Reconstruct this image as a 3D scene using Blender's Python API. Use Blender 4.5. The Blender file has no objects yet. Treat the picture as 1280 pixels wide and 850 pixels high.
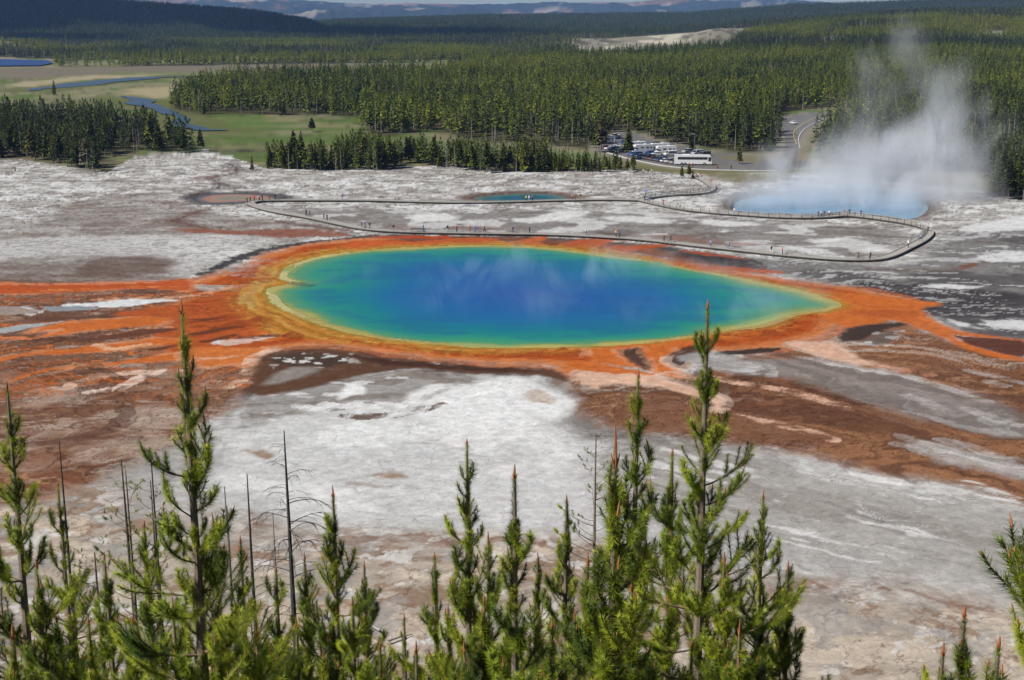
import bpy, bmesh, math, random
import numpy as np
from mathutils import Vector, Matrix

S = bpy.context.scene
C = S.collection
PI = math.pi
rng = np.random.default_rng(7)
random.seed(7)

# ------------------------------------------------------------------ camera, sky, sun, exposure
F = 1680.0            # focal length, in photograph pixels
H = 52.0              # height of the overlook above the basin
PITCH = math.radians(13.55)
cam_d = bpy.data.cameras.new('camera')
cam_d.sensor_width = 36.0
cam_d.lens = 36.0 * F / 1280.0
cam_d.clip_start = 0.5
cam_d.clip_end = 60000.0
cam = bpy.data.objects.new('camera', cam_d)
cam.location = (0, 0, H)
cam.rotation_euler = (PI / 2 - PITCH, 0, 0)
C.objects.link(cam)
S.camera = cam

SUN_AZ = math.atan2(-0.84, -0.40)     # towards the sun: left of the view and a little behind the overlook
SUN_EL = math.radians(47)
world = bpy.data.worlds.new('World')
S.world = world
world.use_nodes = True
wn = world.node_tree
bg = wn.nodes['Background']
sky = wn.nodes.new('ShaderNodeTexSky')
sky.sky_type = 'NISHITA'
sky.sun_disc = False
sky.sun_elevation = SUN_EL
sky.sun_rotation = SUN_AZ
sky.altitude = 2200
sky.dust_density = 0.2
sky.ozone_density = 2.5
wn.links.new(sky.outputs[0], bg.inputs[0])
bg.inputs[1].default_value = 0.05

sun_d = bpy.data.lights.new('sun', 'SUN')
sun_d.energy = 5.0
sun_d.angle = math.radians(0.53)
sun_d.color = (1.0, 0.955, 0.88)
sun = bpy.data.objects.new('sun', sun_d)
to_sun = Vector((math.sin(SUN_AZ) * math.cos(SUN_EL), math.cos(SUN_AZ) * math.cos(SUN_EL), math.sin(SUN_EL)))
sun.rotation_euler = to_sun.to_track_quat('Z', 'Y').to_euler()
sun.location = (0, 0, 300)
C.objects.link(sun)

S.view_settings.view_transform = 'Standard'
S.view_settings.look = 'None'
S.view_settings.exposure = 0.36
S.view_settings.gamma = 1
S.render.engine = 'CYCLES'
S.cycles.max_bounces = 7
S.cycles.volume_bounces = 3
S.cycles.transparent_max_bounces = 12
S.cycles.volume_step_rate = 1.0
S.cycles.volume_max_steps = 64
S.cycles.use_denoising = True

# ------------------------------------------------------------------ plan: survey helper
CP, SP = math.cos(PITCH), math.sin(PITCH)
def G(u, v):
    """survey point: where the sight line through a spot of the photograph meets the level basin"""
    dx = (u - 640.0) / F; dy = (425.0 - v) / F
    k = H / (SP - dy * CP)
    return (dx * k, (CP + dy * SP) * k)
def GP(pts):
    return np.array([G(*p) for p in pts])
def ratio(u):
    return (u - 640.0) / F / 1.0286
def lin(c):
    c = np.array(c, float) / 255.0
    return np.where(c <= 0.04045, c / 12.92, ((c + 0.055) / 1.055) ** 2.4)
ALB = 0.64
def alb(r, g, b):
    return lin((r, g, b)) * ALB

# ------------------------------------------------------------------ noise
_perm = np.random.default_rng(3).random(65536).astype(np.float32)
def _h(ix, iy, s):
    return _perm[(ix * 73856093 ^ iy * 19349663 ^ (s * 83492791)) & 65535]
def vnoise(x, y, s=0):
    ix = np.floor(x).astype(np.int64); iy = np.floor(y).astype(np.int64)
    fx = (x - ix); fy = (y - iy)
    fx = fx * fx * (3 - 2 * fx); fy = fy * fy * (3 - 2 * fy)
    a = _h(ix, iy, s); b = _h(ix + 1, iy, s); c = _h(ix, iy + 1, s); d = _h(ix + 1, iy + 1, s)
    return (a + (b - a) * fx) * (1 - fy) + (c + (d - c) * fx) * fy
def fbm(x, y, sc, octv=4, s=0, gain=0.5):
    t = np.zeros_like(x, dtype=np.float64); amp = 1.0; tot = 0.0
    x = x / sc; y = y / sc
    for k in range(octv):
        xr = x * 0.8 - y * 0.6 + 13.7 * k; yr = x * 0.6 + y * 0.8 - 7.1 * k
        t += amp * vnoise(xr, yr, s + k); tot += amp
        amp *= gain; x = xr * 2.03; y = yr * 2.03
    return t / tot
def ss(a, b, x):
    t = np.clip((x - a) / (b - a), 0, 1)
    return t * t * (3 - 2 * t)

# ------------------------------------------------------------------ signed distances on the ground plan
def poly_sd(P, x, y, reach=30.0):
    """negative inside the polygon; 'reach' where far away"""
    out = np.full(x.shape, reach)
    lo = P.min(0) - reach; hi = P.max(0) + reach
    idx = np.nonzero((x > lo[0]) & (x < hi[0]) & (y > lo[1]) & (y < hi[1]))[0]
    if len(idx) == 0: return out
    X = x[idx]; Y = y[idx]
    d2 = np.full(X.shape, 1e18); ins = np.zeros(X.shape, bool)
    n = len(P)
    for i in range(n):
        ax, ay = P[i]; bx, by = P[(i + 1) % n]
        ex, ey = bx - ax, by - ay
        wx = X - ax; wy = Y - ay
        t = np.clip((wx * ex + wy * ey) / (ex * ex + ey * ey + 1e-9), 0, 1)
        d2 = np.minimum(d2, (wx - ex * t) ** 2 + (wy - ey * t) ** 2)
        if ay != by:
            cr = ((ay > Y) != (by > Y)) & (X < ex * (Y - ay) / (by - ay) + ax)
            ins ^= cr
    d = np.sqrt(d2)
    out[idx] = np.where(ins, -d, np.minimum(d, reach))
    return out
def line_sd(P, W, x, y, reach=15.0):
    """distance to a polyline minus its (varying) half width"""
    W = np.array(W if hasattr(W, '__len__') else [W] * len(P), float)
    out = np.full(x.shape, reach)
    lo = P.min(0) - reach; hi = P.max(0) + reach
    idx = np.nonzero((x > lo[0]) & (x < hi[0]) & (y > lo[1]) & (y < hi[1]))[0]
    if len(idx) == 0: return out
    X = x[idx]; Y = y[idx]; best = np.full(X.shape, reach)
    for i in range(len(P) - 1):
        ax, ay = P[i]; bx, by = P[i + 1]
        ex, ey = bx - ax, by - ay
        wx = X - ax; wy = Y - ay
        t = np.clip((wx * ex + wy * ey) / (ex * ex + ey * ey + 1e-9), 0, 1)
        d = np.sqrt((wx - ex * t) ** 2 + (wy - ey * t) ** 2) - (W[i] + (W[i + 1] - W[i]) * t)
        best = np.minimum(best, d)
    out[idx] = best
    return out
def smooth_closed(pts, it=2):
    P = np.array(pts, float)
    for _ in range(it):
        Q = np.roll(P, -1, 0)
        P = np.stack([P * .75 + Q * .25, P * .25 + Q * .75], 1).reshape(-1, 2)
    return P
def smooth_open(pts, it=2):
    P = np.array(pts, float)
    for _ in range(it):
        a = P[:-1] * .75 + P[1:] * .25; b = P[:-1] * .25 + P[1:] * .75
        P = np.vstack([P[:1], np.stack([a, b], 1).reshape(-1, 2), P[-1:]])
    return P
def SG(pts, it=2): return smooth_closed(GP(pts), it)
def LG(pts, it=2): return smooth_open(GP(pts), it)

# ------------------------------------------------------------------ outlines surveyed from the photograph
POOL = SG([(352,346),(360,336),(380,326),(420,318),(480,311),(550,308),(620,307),(690,310),(740,317),(800,325),(860,336),
           (920,347),(970,357),(1010,366),(1038,376),(1046,382),(1030,388),(992,393),(975,400),(950,408),(900,413),(870,419),(820,426),
           (760,430),(700,432),(640,433),(580,431),(520,427),(470,421),(430,413),(400,403),(375,393),(355,384),(343,373),
           (337,364),(345,359),(362,357),(372,352),(360,349)], 1)
YEL = SG([(322,338),(350,327),(375,319),(420,312),(480,307),(560,304),(640,303),(700,306),(760,312),(830,326),(900,340),
          (970,352),(1020,362),(1050,374),(1058,382),(1045,389),(1000,396),(965,408),(930,415),(880,421),(830,425),(790,431),(770,429),
          (740,435),(690,440),(620,441),(540,438),(480,432),(420,426),(380,422),(350,414),(325,404),(305,392),(292,376),
          (291,364),(305,356),(335,352),(352,349),(330,345)])
RING = SG([(205,353),(225,350),(255,348),(290,331),(340,313),(400,303),(450,298),(520,295),(640,296),
           (750,303),(830,314),(900,331),(980,347),(1060,357),(1110,365),(1160,378),(1130,388),(1085,393),(1052,402),(1045,418),
           (1010,432),(960,437),(905,440),(850,444),(800,450),(740,462),(712,470),(698,463),(683,457),(612,457),(554,453),(503,447),(456,443),(429,436),(398,434),(358,436),(323,442),(312,458),(270,460),(225,450),(205,440),(214,410),(208,380)])
WALK_NEAR = [(312,256),(322,261),(345,267),(383,273),(420,281),(452,288),(500,292),(560,293),(620,294),(690,295),(750,298),
             (800,301),(850,307),(905,313),(950,318),(1000,323),(1050,327),(1095,327),(1115,322),(1135,312),(1155,302),(1163,293),
             (1158,287),(1140,282),(1110,277),(1080,273),(1055,271),(1025,274),(980,274),(935,271),(890,268),(850,263),(825,258),(800,252)]
WALK_BACK = [(312,256),(320,253),(345,252),(400,252),(460,252),(520,254),(580,255),(640,254),(700,252),(760,251),(800,252)]
WALK_LOT = [(800,252),(812,248),(840,245),(870,244),(887,241),(892,236),(885,230),(874,224),(868,222)]
LOT = GP([(750,189),(754,178),(766,169),(781,165),(795,168),(812,176),(845,181),(870,188),(905,192),(960,195),(1010,199),
          (1010,208),(960,213),(920,212),(850,210),(795,200)])
ROAD2 = GP([(968,152),(998,143),(1029,140),(1035,143),(1026,150),(1006,161),(998,171),(994,188),(992,200),(975,200),(985,186),(984,168),(979,158)])
EXC = SG([(908,259),(914,246),(935,241),(962,238),(990,241),(1020,236),(1060,240),(1090,237),(1130,243),(1160,246),(1168,256),(1156,270),
          (1132,274),(1110,269),(1080,266),(1055,263),(1020,267),(985,266),(950,265),(925,264)], 1)
TURQ = SG([(580,247),(600,243),(640,240),(680,240),(705,243),(718,247),(700,250),(650,252),(610,251)])
OPAL = SG([(236,247),(250,242),(290,241),(330,242),(352,245),(358,248),(330,252),(280,254),(250,254)])
LAKE = GP([(-160,74.5),(0,75),(60,76.5),(66,80),(50,83),(0,83.5),(-160,84)])
RIVER = LG([(34,114),(52,111),(78,109),(110,105),(125,103),(150,100),(166,99),(200,97),(250,96)])
RIVER2 = LG([(150,121),(168,124),(182,129),(196,134),(214,139),(226,149),(236,155),(244,161),(262,165),(285,164)])
FLAT = GP([(722,63),(735,58),(800,54),(905,52),(908,60),(850,66),(760,72)])

# ------------------------------------------------------------------ terrain heights
def crest(t, pts, D):
    us = np.array([p[0] for p in pts], float); vs = np.array([p[1] for p in pts], float)
    return np.interp(t, ratio(us), H + (20.0 - vs) / 1680.0 * D)
RIDGES = [
    (3500, 270, 1400, [(-700,-12),(-100,-6),(0,-2),(84,5),(151,7),(235,13),(319,19),(386,31),(440,52),(480,60),(2400,60)], 9),
    (5600, 1800, 2500, [(-700,30),(380,30),(420,27.5),(600,22),(860,19.5),(984,10),(1050,8.5),(1180,4),(1280,-1),(1700,-14)], 7),
    (14500, 4200, 3000, [(-900,-12),(-100,-5),(240,0),(330,-2),(400,3),(465,6),(520,5),(640,6),(688,3),(780,4),(860,1),(960,0),(1030,4),(1080,9),(1180,12),(1500,14)], 90),
    (11000, 3000, 2500, [(-900,40),(1080,22),(1186,2),(1280,-6),(1700,-16)], 40),
]
def terrain(x, y):
    x = np.asarray(x, float); y = np.asarray(y, float)
    z = np.where(y < 0, 50.3 - y * 0.12, np.maximum(50.3 - 0.585 * y, 0))
    z += ss(60, 20, y) * (fbm(x, y, 7, 3, 5) - .5) * 1.6
    t = x / np.maximum(y, 60)
    far = y > 800
    if np.any(far):
        X = x[far]; Y = y[far]; T = t[far]
        zz = ss(1000, 2600, Y) * ss(-.02, .34, T) * 52 * (1 - ss(2700, 4300, Y) * .7)
        zz += ss(900, 1500, Y) * (fbm(X, Y, 420, 3, 11) - .5) * 14
        zz += (11 + 14 * (fbm(X, Y, 60, 4, 47) - .5)) * np.exp(-((Y - 2250) / 260) ** 2 - ((T - ratio(892)) / .022) ** 2)
        zz += 9 * np.exp(-((Y - 2400) / 260) ** 2 - ((T - ratio(700)) / .04) ** 2)
        zz += 20 * np.exp(-((Y - 2050) / 200) ** 2 - ((T - ratio(-20)) / .04) ** 2)
        for D, w0, w1, pts, amp in RIDGES:
            h = crest(T, pts, D)
            rise = np.where(Y < D, ss(D - w0 * 1.6, D, Y), 1 - 0.8 * ss(D, D + w1, Y))
            n = (fbm(X, Y, D * .045, 5, 21) - .5) * amp * 2
            gul = (np.abs(fbm(X, Y * .35, D * .028, 4, 31) - .5)) * amp * 2.4
            zz = np.maximum(zz, h * rise + (n - gul) * ss(0, .3, rise) * (1 - ss(.75, 1.0, rise) * .75) * (h > 5))
        z[far] += zz
    z = np.where(poly_sd(LAKE, x, y, 60) < 25, np.minimum(z, .6), z)
    # spring craters
    for P, dep in ((POOL, .5), (EXC, 2.2), (TURQ, .7), (OPAL, .3)):
        sd = poly_sd(P, x, y, 6)
        z = z - ss(0.6, -2.0, sd) * dep
    basin = (y > 88) & (y < 700)
    z = np.where(basin, z + (fbm(x, y, 14, 4, 41) - .5) * .16 * ss(700, 500, y) * ss(88, 100, y), z)
    return z

# ------------------------------------------------------------------ ground sheet
def ground_rows():
    r = list(np.arange(-160, 84, 4.0))
    for v in np.arange(862, 196, -1.22): r.append(G(640, v)[1])
    y = r[-1]
    while y < 21000:
        y *= 1.026; r.append(y)
    return np.array(r)
rows = ground_rows()
tc = np.concatenate([[-3.2, -2.2, -1.5, -1.0, -.75, -.6, -.52], np.linspace(-.465, .465, 1060), [.52, .6, .75, 1.0, 1.5, 2.2, 3.2]])
YY, TT = np.meshgrid(rows, tc, indexing='ij')
XX = TT * np.maximum(YY, 90.0)
gx = XX.ravel(); gy = YY.ravel()
gz = terrain(gx, gy)

def paint_ground(x, y):
    n = len(x)
    # domain-warped position so that traced edges break up naturally
    wx = x + (fbm(x, y, 9, 4, 51) - .5) * 5; wy = y + (fbm(x, y, 9, 4, 61) - .5) * 6
    fx = x + (fbm(x, y, 2.2, 3, 71) - .5) * 1.6 + (wx - x) * .35
    fy = y + (fbm(x, y, 2.2, 3, 81) - .5) * 2.2 + (wy - y) * .35
    sx_ = x + (fbm(x, y, 3.2, 4, 71, .6) - .5) * 1.5; sy_ = y + (fbm(x, y, 3.2, 4, 81, .6) - .5) * 2.0
    n1 = fbm(x, y, 26, 5, 1); n2 = fbm(x, y, 7, 4, 2); n3 = fbm(x, y, 1.6, 3, 4)
    cx, cy = G(660, 368)
    px = (x - cx) / 62; py = (y - cy) / 44
    rad = np.sqrt(px * px + py * py) + 1e-6; ang = np.arctan2(py, px)
    ra = ang + (n1 - .5) * .5 + (n2 - .5) * .10
    # streaks that run outward from the spring and along the flow
    radial = fbm(ra * 16, rad * 1.1, 1.0, 5, 6, .6)
    radfine = fbm(ra * 60, rad * 3.0, 1.0, 4, 8, .6)
    flow = y + .72 * np.maximum(x + 5, 0) * ss(215, 160, y) + (n1 - .5) * 22 + (n2 - .5) * 5
    flow2 = y + .72 * np.maximum(x + 5, 0) * ss(215, 160, y) + (n1 - .5) * 12 + (n2 - .5) * 3.5 + (n3 - .5) * .8
    lay = fbm(x * .12, flow * .8, 2.0, 5, 9, .58)         # long layered terraces
    layf = fbm(x * .3, flow * 1.8, 1.3, 4, 10, .6)
    pat = ss(.46, .58, fbm(wx, wy * .8, 10, 5, 12, .55))
    col = np.zeros((n, 3))
    def mix(c, m):
        m = np.clip(m, 0, 1)[:, None]
        col[:] = col * (1 - m) + np.asarray(c) * m
    def area(pts, c, soft=1.5, k=1.0, warp='w', it=2, world=False, mask=None, fr=3.0):
        P = pts if world else SG(pts, it)
        X, Y = (wx, wy) if warp == 'w' else (fx, fy) if warp == 'f' else (sx_, sy_)
        sd = poly_sd(P, X, Y, 12 + soft) + (radfine - .5) * fr + (n3 - .5) * fr * .6
        m = ss(soft, -soft, sd) * k
        if mask is not None: m = m * mask
        mix(c, m)
        return m
    def stream(pts, w, c, soft=.5, k=1.0, mask=None, it=2):
        sd = line_sd(LG(pts, it), np.interp(np.linspace(0, 1, (len(pts) - 1) * 1 + 1), np.linspace(0, 1, len(w)), w) if False else _ww(w, pts, it), fx, fy, 8)
        m = ss(soft, -soft, sd) * k
        if mask is not None: m = m * mask
        mix(c, m)
        return m
    def _ww(w, pts, it):
        N = len(pts)
        for _ in range(it): N = 2 * (N - 1) + 2
        w = np.array(w if hasattr(w, '__len__') else [w, w], float)
        return np.interp(np.linspace(0, 1, N), np.linspace(0, 1, len(w)), w)
    # --- bare sinter
    mix(alb(188, 185, 180), np.ones(n))
    mix(alb(208, 206, 203), ss(.48, .53, fbm(wx, wy * .8, 10, 5, 12, .6)) * .85)
    mix(alb(146, 138, 131), ss(.52, .60, lay) * .65)
    mix(alb(232, 232, 231), ss(.56, .60, fbm(wx, wy, 6, 5, 14, .6)) * .85)
    mix(alb(104, 97, 93), ss(.57, .64, layf) * .6)
    mix(alb(92, 84, 80), ss(.012, .003, np.abs(fbm(wx, wy, 9, 5, 43) - .5)) * ss(.45, .55, n1) * .7)
    # --- the white pan below the spring
    area([(120,700),(160,600),(250,535),(300,500),(400,458),(520,455),(610,468),(690,458),(715,485),(724,508),(700,532),(745,560),(800,590),
          (900,560),(1000,580),(1100,600),(1280,640),(1400,680),(1400,760),(1100,740),(900,700),(760,672),(640,668),(500,672),(420,668),(320,640),(230,655)],
         alb(208, 208, 207), 3, .9)
    pan = area([(270,560),(330,505),(380,500),(470,475),(560,466),(640,465),(690,470),(722,508),(690,532),(740,575),(790,640),(700,650),(560,655),(420,640),(330,610),(260,590)],
         alb(219, 219, 219), 4, .9)
    mix(alb(202, 201, 199), pan * ss(.5, .64, layf) * .7)
    mix(alb(243, 243, 243), pan * ss(.52, .62, fbm(wx, wy * 1.2, 12, 4, 15)) * .75)
    # grey shore between brown belt and pan
    gs = area([(285,520),(330,480),(350,462),(420,452),(520,455),(620,470),(590,482),(540,492),(500,498),(420,508),(350,512),(300,540)], alb(158, 153, 149), 2, .85)
    mix(alb(128, 115, 103), gs * ss(.5, .62, lay) * .8)
    mix(alb(238, 238, 238), gs * ss(.64, .70, fbm(x * .5, y, 2.4, 3, 16)) * .9)
    area([(700,470),(725,480),(740,520),(850,552),(950,575),(1010,590),(900,590),(820,560),(740,548),(690,530),(722,508),(712,485)], alb(126, 117, 112), 3, .85)
    # --- lower belt of tan and pinkish ground
    lo = area([(-100,610),(60,600),(150,600),(250,650),(330,655),(420,675),(560,672),(680,668),(780,680),(900,720),(1010,735),(1150,740),(1400,760),(1400,950),(-100,950)],
         alb(188, 174, 158), 5, .9)
    mix(alb(146, 112, 86), lo * ss(.52, .58, fbm(wx, wy * 1.3, 5, 6, 17, .62)) * .75)
    mix(alb(218, 202, 184), lo * ss(.54, .60, fbm(wx, wy * 1.2, 7, 6, 18, .62)) * .8)
    mix(alb(110, 88, 76), lo * ss(.016, .004, np.abs(fbm(wx, wy, 5, 6, 44, .6) - .5)) * .7)
    mix(alb(236, 234, 232), lo * ss(.62, .66, fbm(fx, fy, 2.2, 5, 45, .6)) * .7)
    mix(alb(164, 162, 158), lo * ss(.55, .60, fbm(wx, wy * 1.4, 4, 6, 19, .62)) * .7)
    for q in ([(360,668),(480,665),(600,662),(700,668),(760,680),(700,684),(600,676),(500,684),(400,676)],
              [(1000,730),(1080,738),(1170,742),(1230,752),(1280,755),(1270,764),(1180,756),(1090,752),(1020,744)],
              [(1060,760),(1120,770),(1150,790),(1140,800),(1100,780)], [(250,640),(330,640),(360,656),(300,662),(230,660)]):
        area(q, alb(136, 98, 78), 1.6, .8, mask=ss(.42, .52, n3), fr=5)
    area([(460,592),(485,589),(505,592),(500,598),(470,597)], alb(160, 138, 122), .8, .8, 'f')
    area([(435,604),(460,603),(482,607),(478,611),(440,608)], alb(160, 146, 134), .8, .7, 'f')
    # --- right hand grey streaked apron
    ra_ = area([(760,560),(860,550),(1000,585),(1100,600),(1280,640),(1400,660),(1400,740),(1200,735),(1050,720),(950,690),(860,670),(780,640)], alb(172, 166, 159), 4, .75)
    mix(alb(142, 132, 124), ra_ * ss(.50, .60, fbm(x * .12, flow2 * .6, 3.4, 6, 112, .62)) * .65)
    mix(alb(244, 244, 244), ra_ * ss(.54, .60, fbm(x * .16, flow2 * .8, 1.7, 6, 110, .66)) * ss(.44, .54, n2) * .85)
    mix(alb(126, 114, 106), ra_ * ss(.55, .63, fbm(x * .14, flow2 * .7, 2.4, 6, 111, .66)) * .55)
    # --- brown mats, left
    br = alb(122, 80, 52)
    bl = area([(-200,350),(260,352),(330,400),(322,440),(335,455),(335,470),(300,497),(270,520),(235,555),(190,578),(150,598),(80,612),(-200,660)], br, 2.5, .95)
    mix(alb(190, 170, 154), bl * ss(.47, .60, fbm(wx, wy, 10, 5, 20)) * ss(G(0, 440)[1], G(0, 500)[1], y) * .75)
    mix(alb(160, 128, 108), bl * ss(.5, .56, lay) * .6)
    mix(alb(206, 192, 180), bl * ss(.64, .68, layf) * .45)
    mix(alb(92, 62, 48), bl * ss(.52, .62, radial) * .7)
    mix(alb(132, 72, 42), bl * ss(.5, .6, n1) * .4)
    crk = np.abs(fbm(wx * .55 + (n2 - .5) * 3, wy, 6.5, 4, 22) - .5)
    mix(alb(84, 50, 34), bl * ss(.022, .005, crk) * .7)
    area([(140,596),(210,560),(255,545),(285,560),(240,590),(200,640),(150,650)], alb(170, 166, 163), 2, .8)
    # --- brown belt below the ring and brown apron to the right
    bb = area([(318,455),(345,436),(400,430),(450,436),(520,446),(600,455),(700,460),(722,470),(716,482),(690,466),(640,468),(585,466),(520,456),
               (470,466),(420,472),(380,484),(345,490),(300,500)], alb(104, 76, 58), 1.6, .95, 'f')
    mix(alb(70, 52, 42), bb * ss(.5, .6, n2) * .8)
    mix(alb(225, 222, 220), bb * ss(.66, .70, fbm(x * .6, y, 2.0, 3, 23)) * .8)
    rb = area([(706,464),(760,470),(850,478),(900,450),(960,440),(1040,420),(1060,402),(1110,396),(1180,425),(1280,450),(1500,480),(1500,660),(1280,628),(1200,604),
               (1100,588),(1000,566),(930,560),(860,545),(790,540),(742,524),(728,500)], alb(130, 84, 54), 2.5, .95)
    mix(alb(164, 116, 82), rb * ss(.48, .56, fbm(ra * 11, rad * 1.6, 1, 5, 103, .6)) * .8)
    mix(alb(196, 180, 168), rb * ss(.60, .64, fbm(ra * 26, rad * 1.8, 1, 5, 104, .6)) * ss(.45, .6, n1) * .7)
    mix(alb(92, 60, 44), rb * ss(.53, .60, radial) * .7)
    mix(alb(88, 56, 42), rb * ss(.02, .004, np.abs(fbm(ra * 26, rad * 7, 1, 4, 24) - .5)) * .6)
    # fine runoff threads and dark rills fanning out over the brown mats
    rr2 = rad + (n2 - .5) * .25
    th1 = np.abs(fbm(ra * 30 + n1 * 2, rr2 * 2.0, 1, 4, 61, .5) - .5); th2 = np.abs(fbm(ra * 70, rr2 * 4.5, 1, 4, 62, .55) - .5)
    mats = np.clip(bl + rb, 0, 1)
    mix(alb(84, 52, 34), mats * ss(.022, .006, th2) * .75)
    mix(alb(186, 146, 112), mats * ss(.030, .012, np.abs(fbm(ra * 44, rr2 * 2.6, 1, 4, 63, .5) - .46)) * ss(.45, .6, n1) * .6)
    lbk = bl * ss(G(0, 520)[1], G(0, 470)[1], y)
    mix(alb(176, 92, 36), lbk * ss(.035 * 1.4, .012, th1) * ss(3.4, 1.4, rad) * .95)
    mix(alb(214, 128, 66), lbk * ss(.016, .005, th1) * ss(3.0, 1.3, rad) * .9)
    g1 = area([(940,445),(1000,445),(1060,455),(1130,470),(1200,490),(1290,520),(1290,545),(1200,530),(1120,515),(1060,498),(1010,480),(960,470),(900,462)], alb(152, 146, 142), 2.2, .85)
    mix(alb(226, 225, 223), g1 * ss(.55, .60, fbm(ra * 18, rad * 1.8, 1, 5, 105, .6)) * .8)
    mix(alb(110, 98, 90), g1 * ss(.5, .62, radial) * .6)
    g2 = area([(1120,545),(1180,552),(1290,580),(1290,600),(1230,590),(1160,572)], alb(178, 172, 168), 1.5, .8)
    mix(alb(228, 228, 226), g2 * ss(.5, .6, lay) * .8)
    for q in ([(1060,588),(1090,592),(1130,602),(1120,606),(1080,598)], [(1158,608),(1180,612),(1200,616),(1170,614)], [(1200,604),(1240,610),(1285,620),(1240,616)]):
        area(q, alb(226, 222, 218), .5, .85, 'f')
    # --- upper flats
    fl = area([(-300,340),(0,300),(60,260),(200,235),(240,262),(380,280),(420,296),(330,300),(260,296),(200,292),(120,300),(240,322),(250,338),(180,345),(0,345)], alb(128, 116, 108), 4, .55)
    mix(alb(120, 88, 72), fl * ss(.5, .62, lay) * .5)
    area([(120,320),(190,312),(225,322),(238,340),(170,346),(60,345)], alb(106, 84, 72), 2, .75)
    wl = area([(-50,300),(120,294),(230,292),(330,296),(352,298),(330,305),(280,318),(235,342),(215,338),(222,325),(160,318),(60,320),(-50,330)], alb(212, 211, 210), 2.5, .7)
    mix(alb(150, 146, 144), wl * ss(.54, .62, layf) * .8)
    # grey field inside the boardwalk loop
    lp = area([(330,262),(400,262),(520,264),(700,262),(800,262),(900,272),(1020,280),(1100,284),(1140,292),(1110,315),(1060,322),(960,314),(850,304),(760,296),(640,292),(500,288),(420,278)], alb(136, 131, 128), 3, .8)
    mix(alb(112, 96, 88), lp * ss(.56, .66, lay) * .7)
    mix(alb(224, 224, 223), lp * ss(.55, .61, fbm(wx * .8, wy * .9, 9, 5, 25)) * .9)
    for q in ([(690,266),(720,262),(750,266),(720,274),(660,280),(640,274)], [(1012,300),(1050,297),(1058,300),(1020,305)], [(1075,310),(1110,308),(1120,312),(1090,314)],
              [(500,272),(540,266),(580,268),(560,276),(520,278)], [(740,272),(800,268),(850,276),(820,282)], [(860,274),(930,276),(960,282),(900,284)],
              [(980,306),(1040,314),(1060,320),(1000,316)], [(1100,330),(1150,322),(1165,326),(1130,332)]):
        area(q, alb(230, 230, 229), 1.2, .85)
    # right flats
    rf = area([(1040,325),(1120,335),(1170,310),(1200,280),(1500,300),(1500,420),(1280,420),(1180,400),(1100,372),(1050,355),(900,330),(840,312),(960,325)], alb(110, 106, 105), 3, .8)
    mix(alb(74, 68, 68), rf * ss(.5, .62, fbm(wx, wy, 18, 4, 26)) * .8)
    mix(alb(212, 212, 212), rf * ss(.60, .65, lay) * .8)
    dk = area([(1060,352),(1130,352),(1220,360),(1300,370),(1500,380),(1500,440),(1290,436),(1230,424),(1160,398),(1120,380)], alb(66, 62, 64), 2.5, .85)
    mix(alb(190, 190, 190), dk * ss(.60, .66, layf) * .8)
    for q in ([(1148,358),(1180,355),(1240,357),(1225,361),(1170,361)], [(1218,402),(1290,398),(1290,414),(1240,410)], [(1175,395),(1210,405),(1240,414),(1200,408)],
              [(1210,320),(1290,312),(1290,326),(1230,328)], [(1190,285),(1280,268),(1330,270),(1320,284),(1210,292)]):
        area(q, alb(228, 228, 228), 1.0, .9, 'f')
    area([(1195,332),(1210,327),(1216,331),(1200,337)], alb(140, 88, 62), .8, .8)
    stream([(1090,337),(1150,338),(1195,337),(1212,331)], .35, alb(110, 72, 54), .3, .8)
    # --- ring strip between boardwalk and pool
    tp = area([(420,297),(470,293),(560,294),(680,296),(800,304),(900,318),(960,330),(940,342),(840,324),(740,312),(640,305),(500,305),(430,310)], alb(76, 62, 58), 1, .9)
    mix(alb(52, 47, 48), tp * ss(.5, .6, n2) * .6)
    # --- orange mats
    orng = alb(190, 96, 36); deep = alb(136, 56, 18); pale = alb(214, 136, 92)
    rs = poly_sd(RING, wx, wy, 30)
    notop = 1 - ss(.5, -.5, poly_sd(SG([(470,288),(560,291),(680,293),(800,300),(900,312),(980,328),(1060,348),(1090,360),(1040,358),(990,352),(940,343),(840,325),(740,311),(640,303),(540,304),(480,300)]), fx, fy, 5)) * .85
    lb = x < G(300, 400)[0]
    inner = ss(1.6, -1.6, rs) * notop
    stre = ss(.40, .52, fbm(x * .10, flow * .9 - x * .05, 2.6, 5, 27, .55))
    leftk = ss(G(300, 400)[0], G(210, 400)[0], x)
    inner = inner * (1 - leftk * (1 - ss(.50, .57, fbm(x * .10, flow * .9 - x * .05, 2.6, 5, 27, .55))) * .92)
    mix(orng, inner)
    mix(deep, inner * ss(.46, .6, fbm(x * .25, flow, 3.2, 4, 28)) * .75)
    mix(alb(112, 58, 26), inner * ss(.54, .62, radfine) * .5)
    mix(alb(214, 120, 50), inner * ss(.040, .010, np.abs(fbm(ra * 36, rad * 5, 1, 4, 64) - .5)) * .55)
    mix(alb(104, 52, 24), inner * ss(.020, .005, np.abs(fbm(ra * 52, rad * 9, 1, 4, 65) - .5)) * .6)
    mix(alb(150, 72, 30), inner * ss(.50, .60, fbm(ra * 12, rad * 7, 1, 5, 101, .6)) * .65)
    mix(alb(222, 132, 62), inner * ss(.56, .63, fbm(ra * 9, rad * 9, 1, 5, 102, .6)) * .5)
    edge = np.exp(-((rs + 2.6) / 1.8) ** 2)
    mix(alb(222, 140, 84), edge * inner * .7)
    mix(alb(216, 168, 136), np.exp(-((rs + .6) / .7) ** 2) * inner * .6)
    mix(alb(176, 72, 18), np.exp(-((rs + 5.0) / 1.6) ** 2) * inner * .7)
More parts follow.
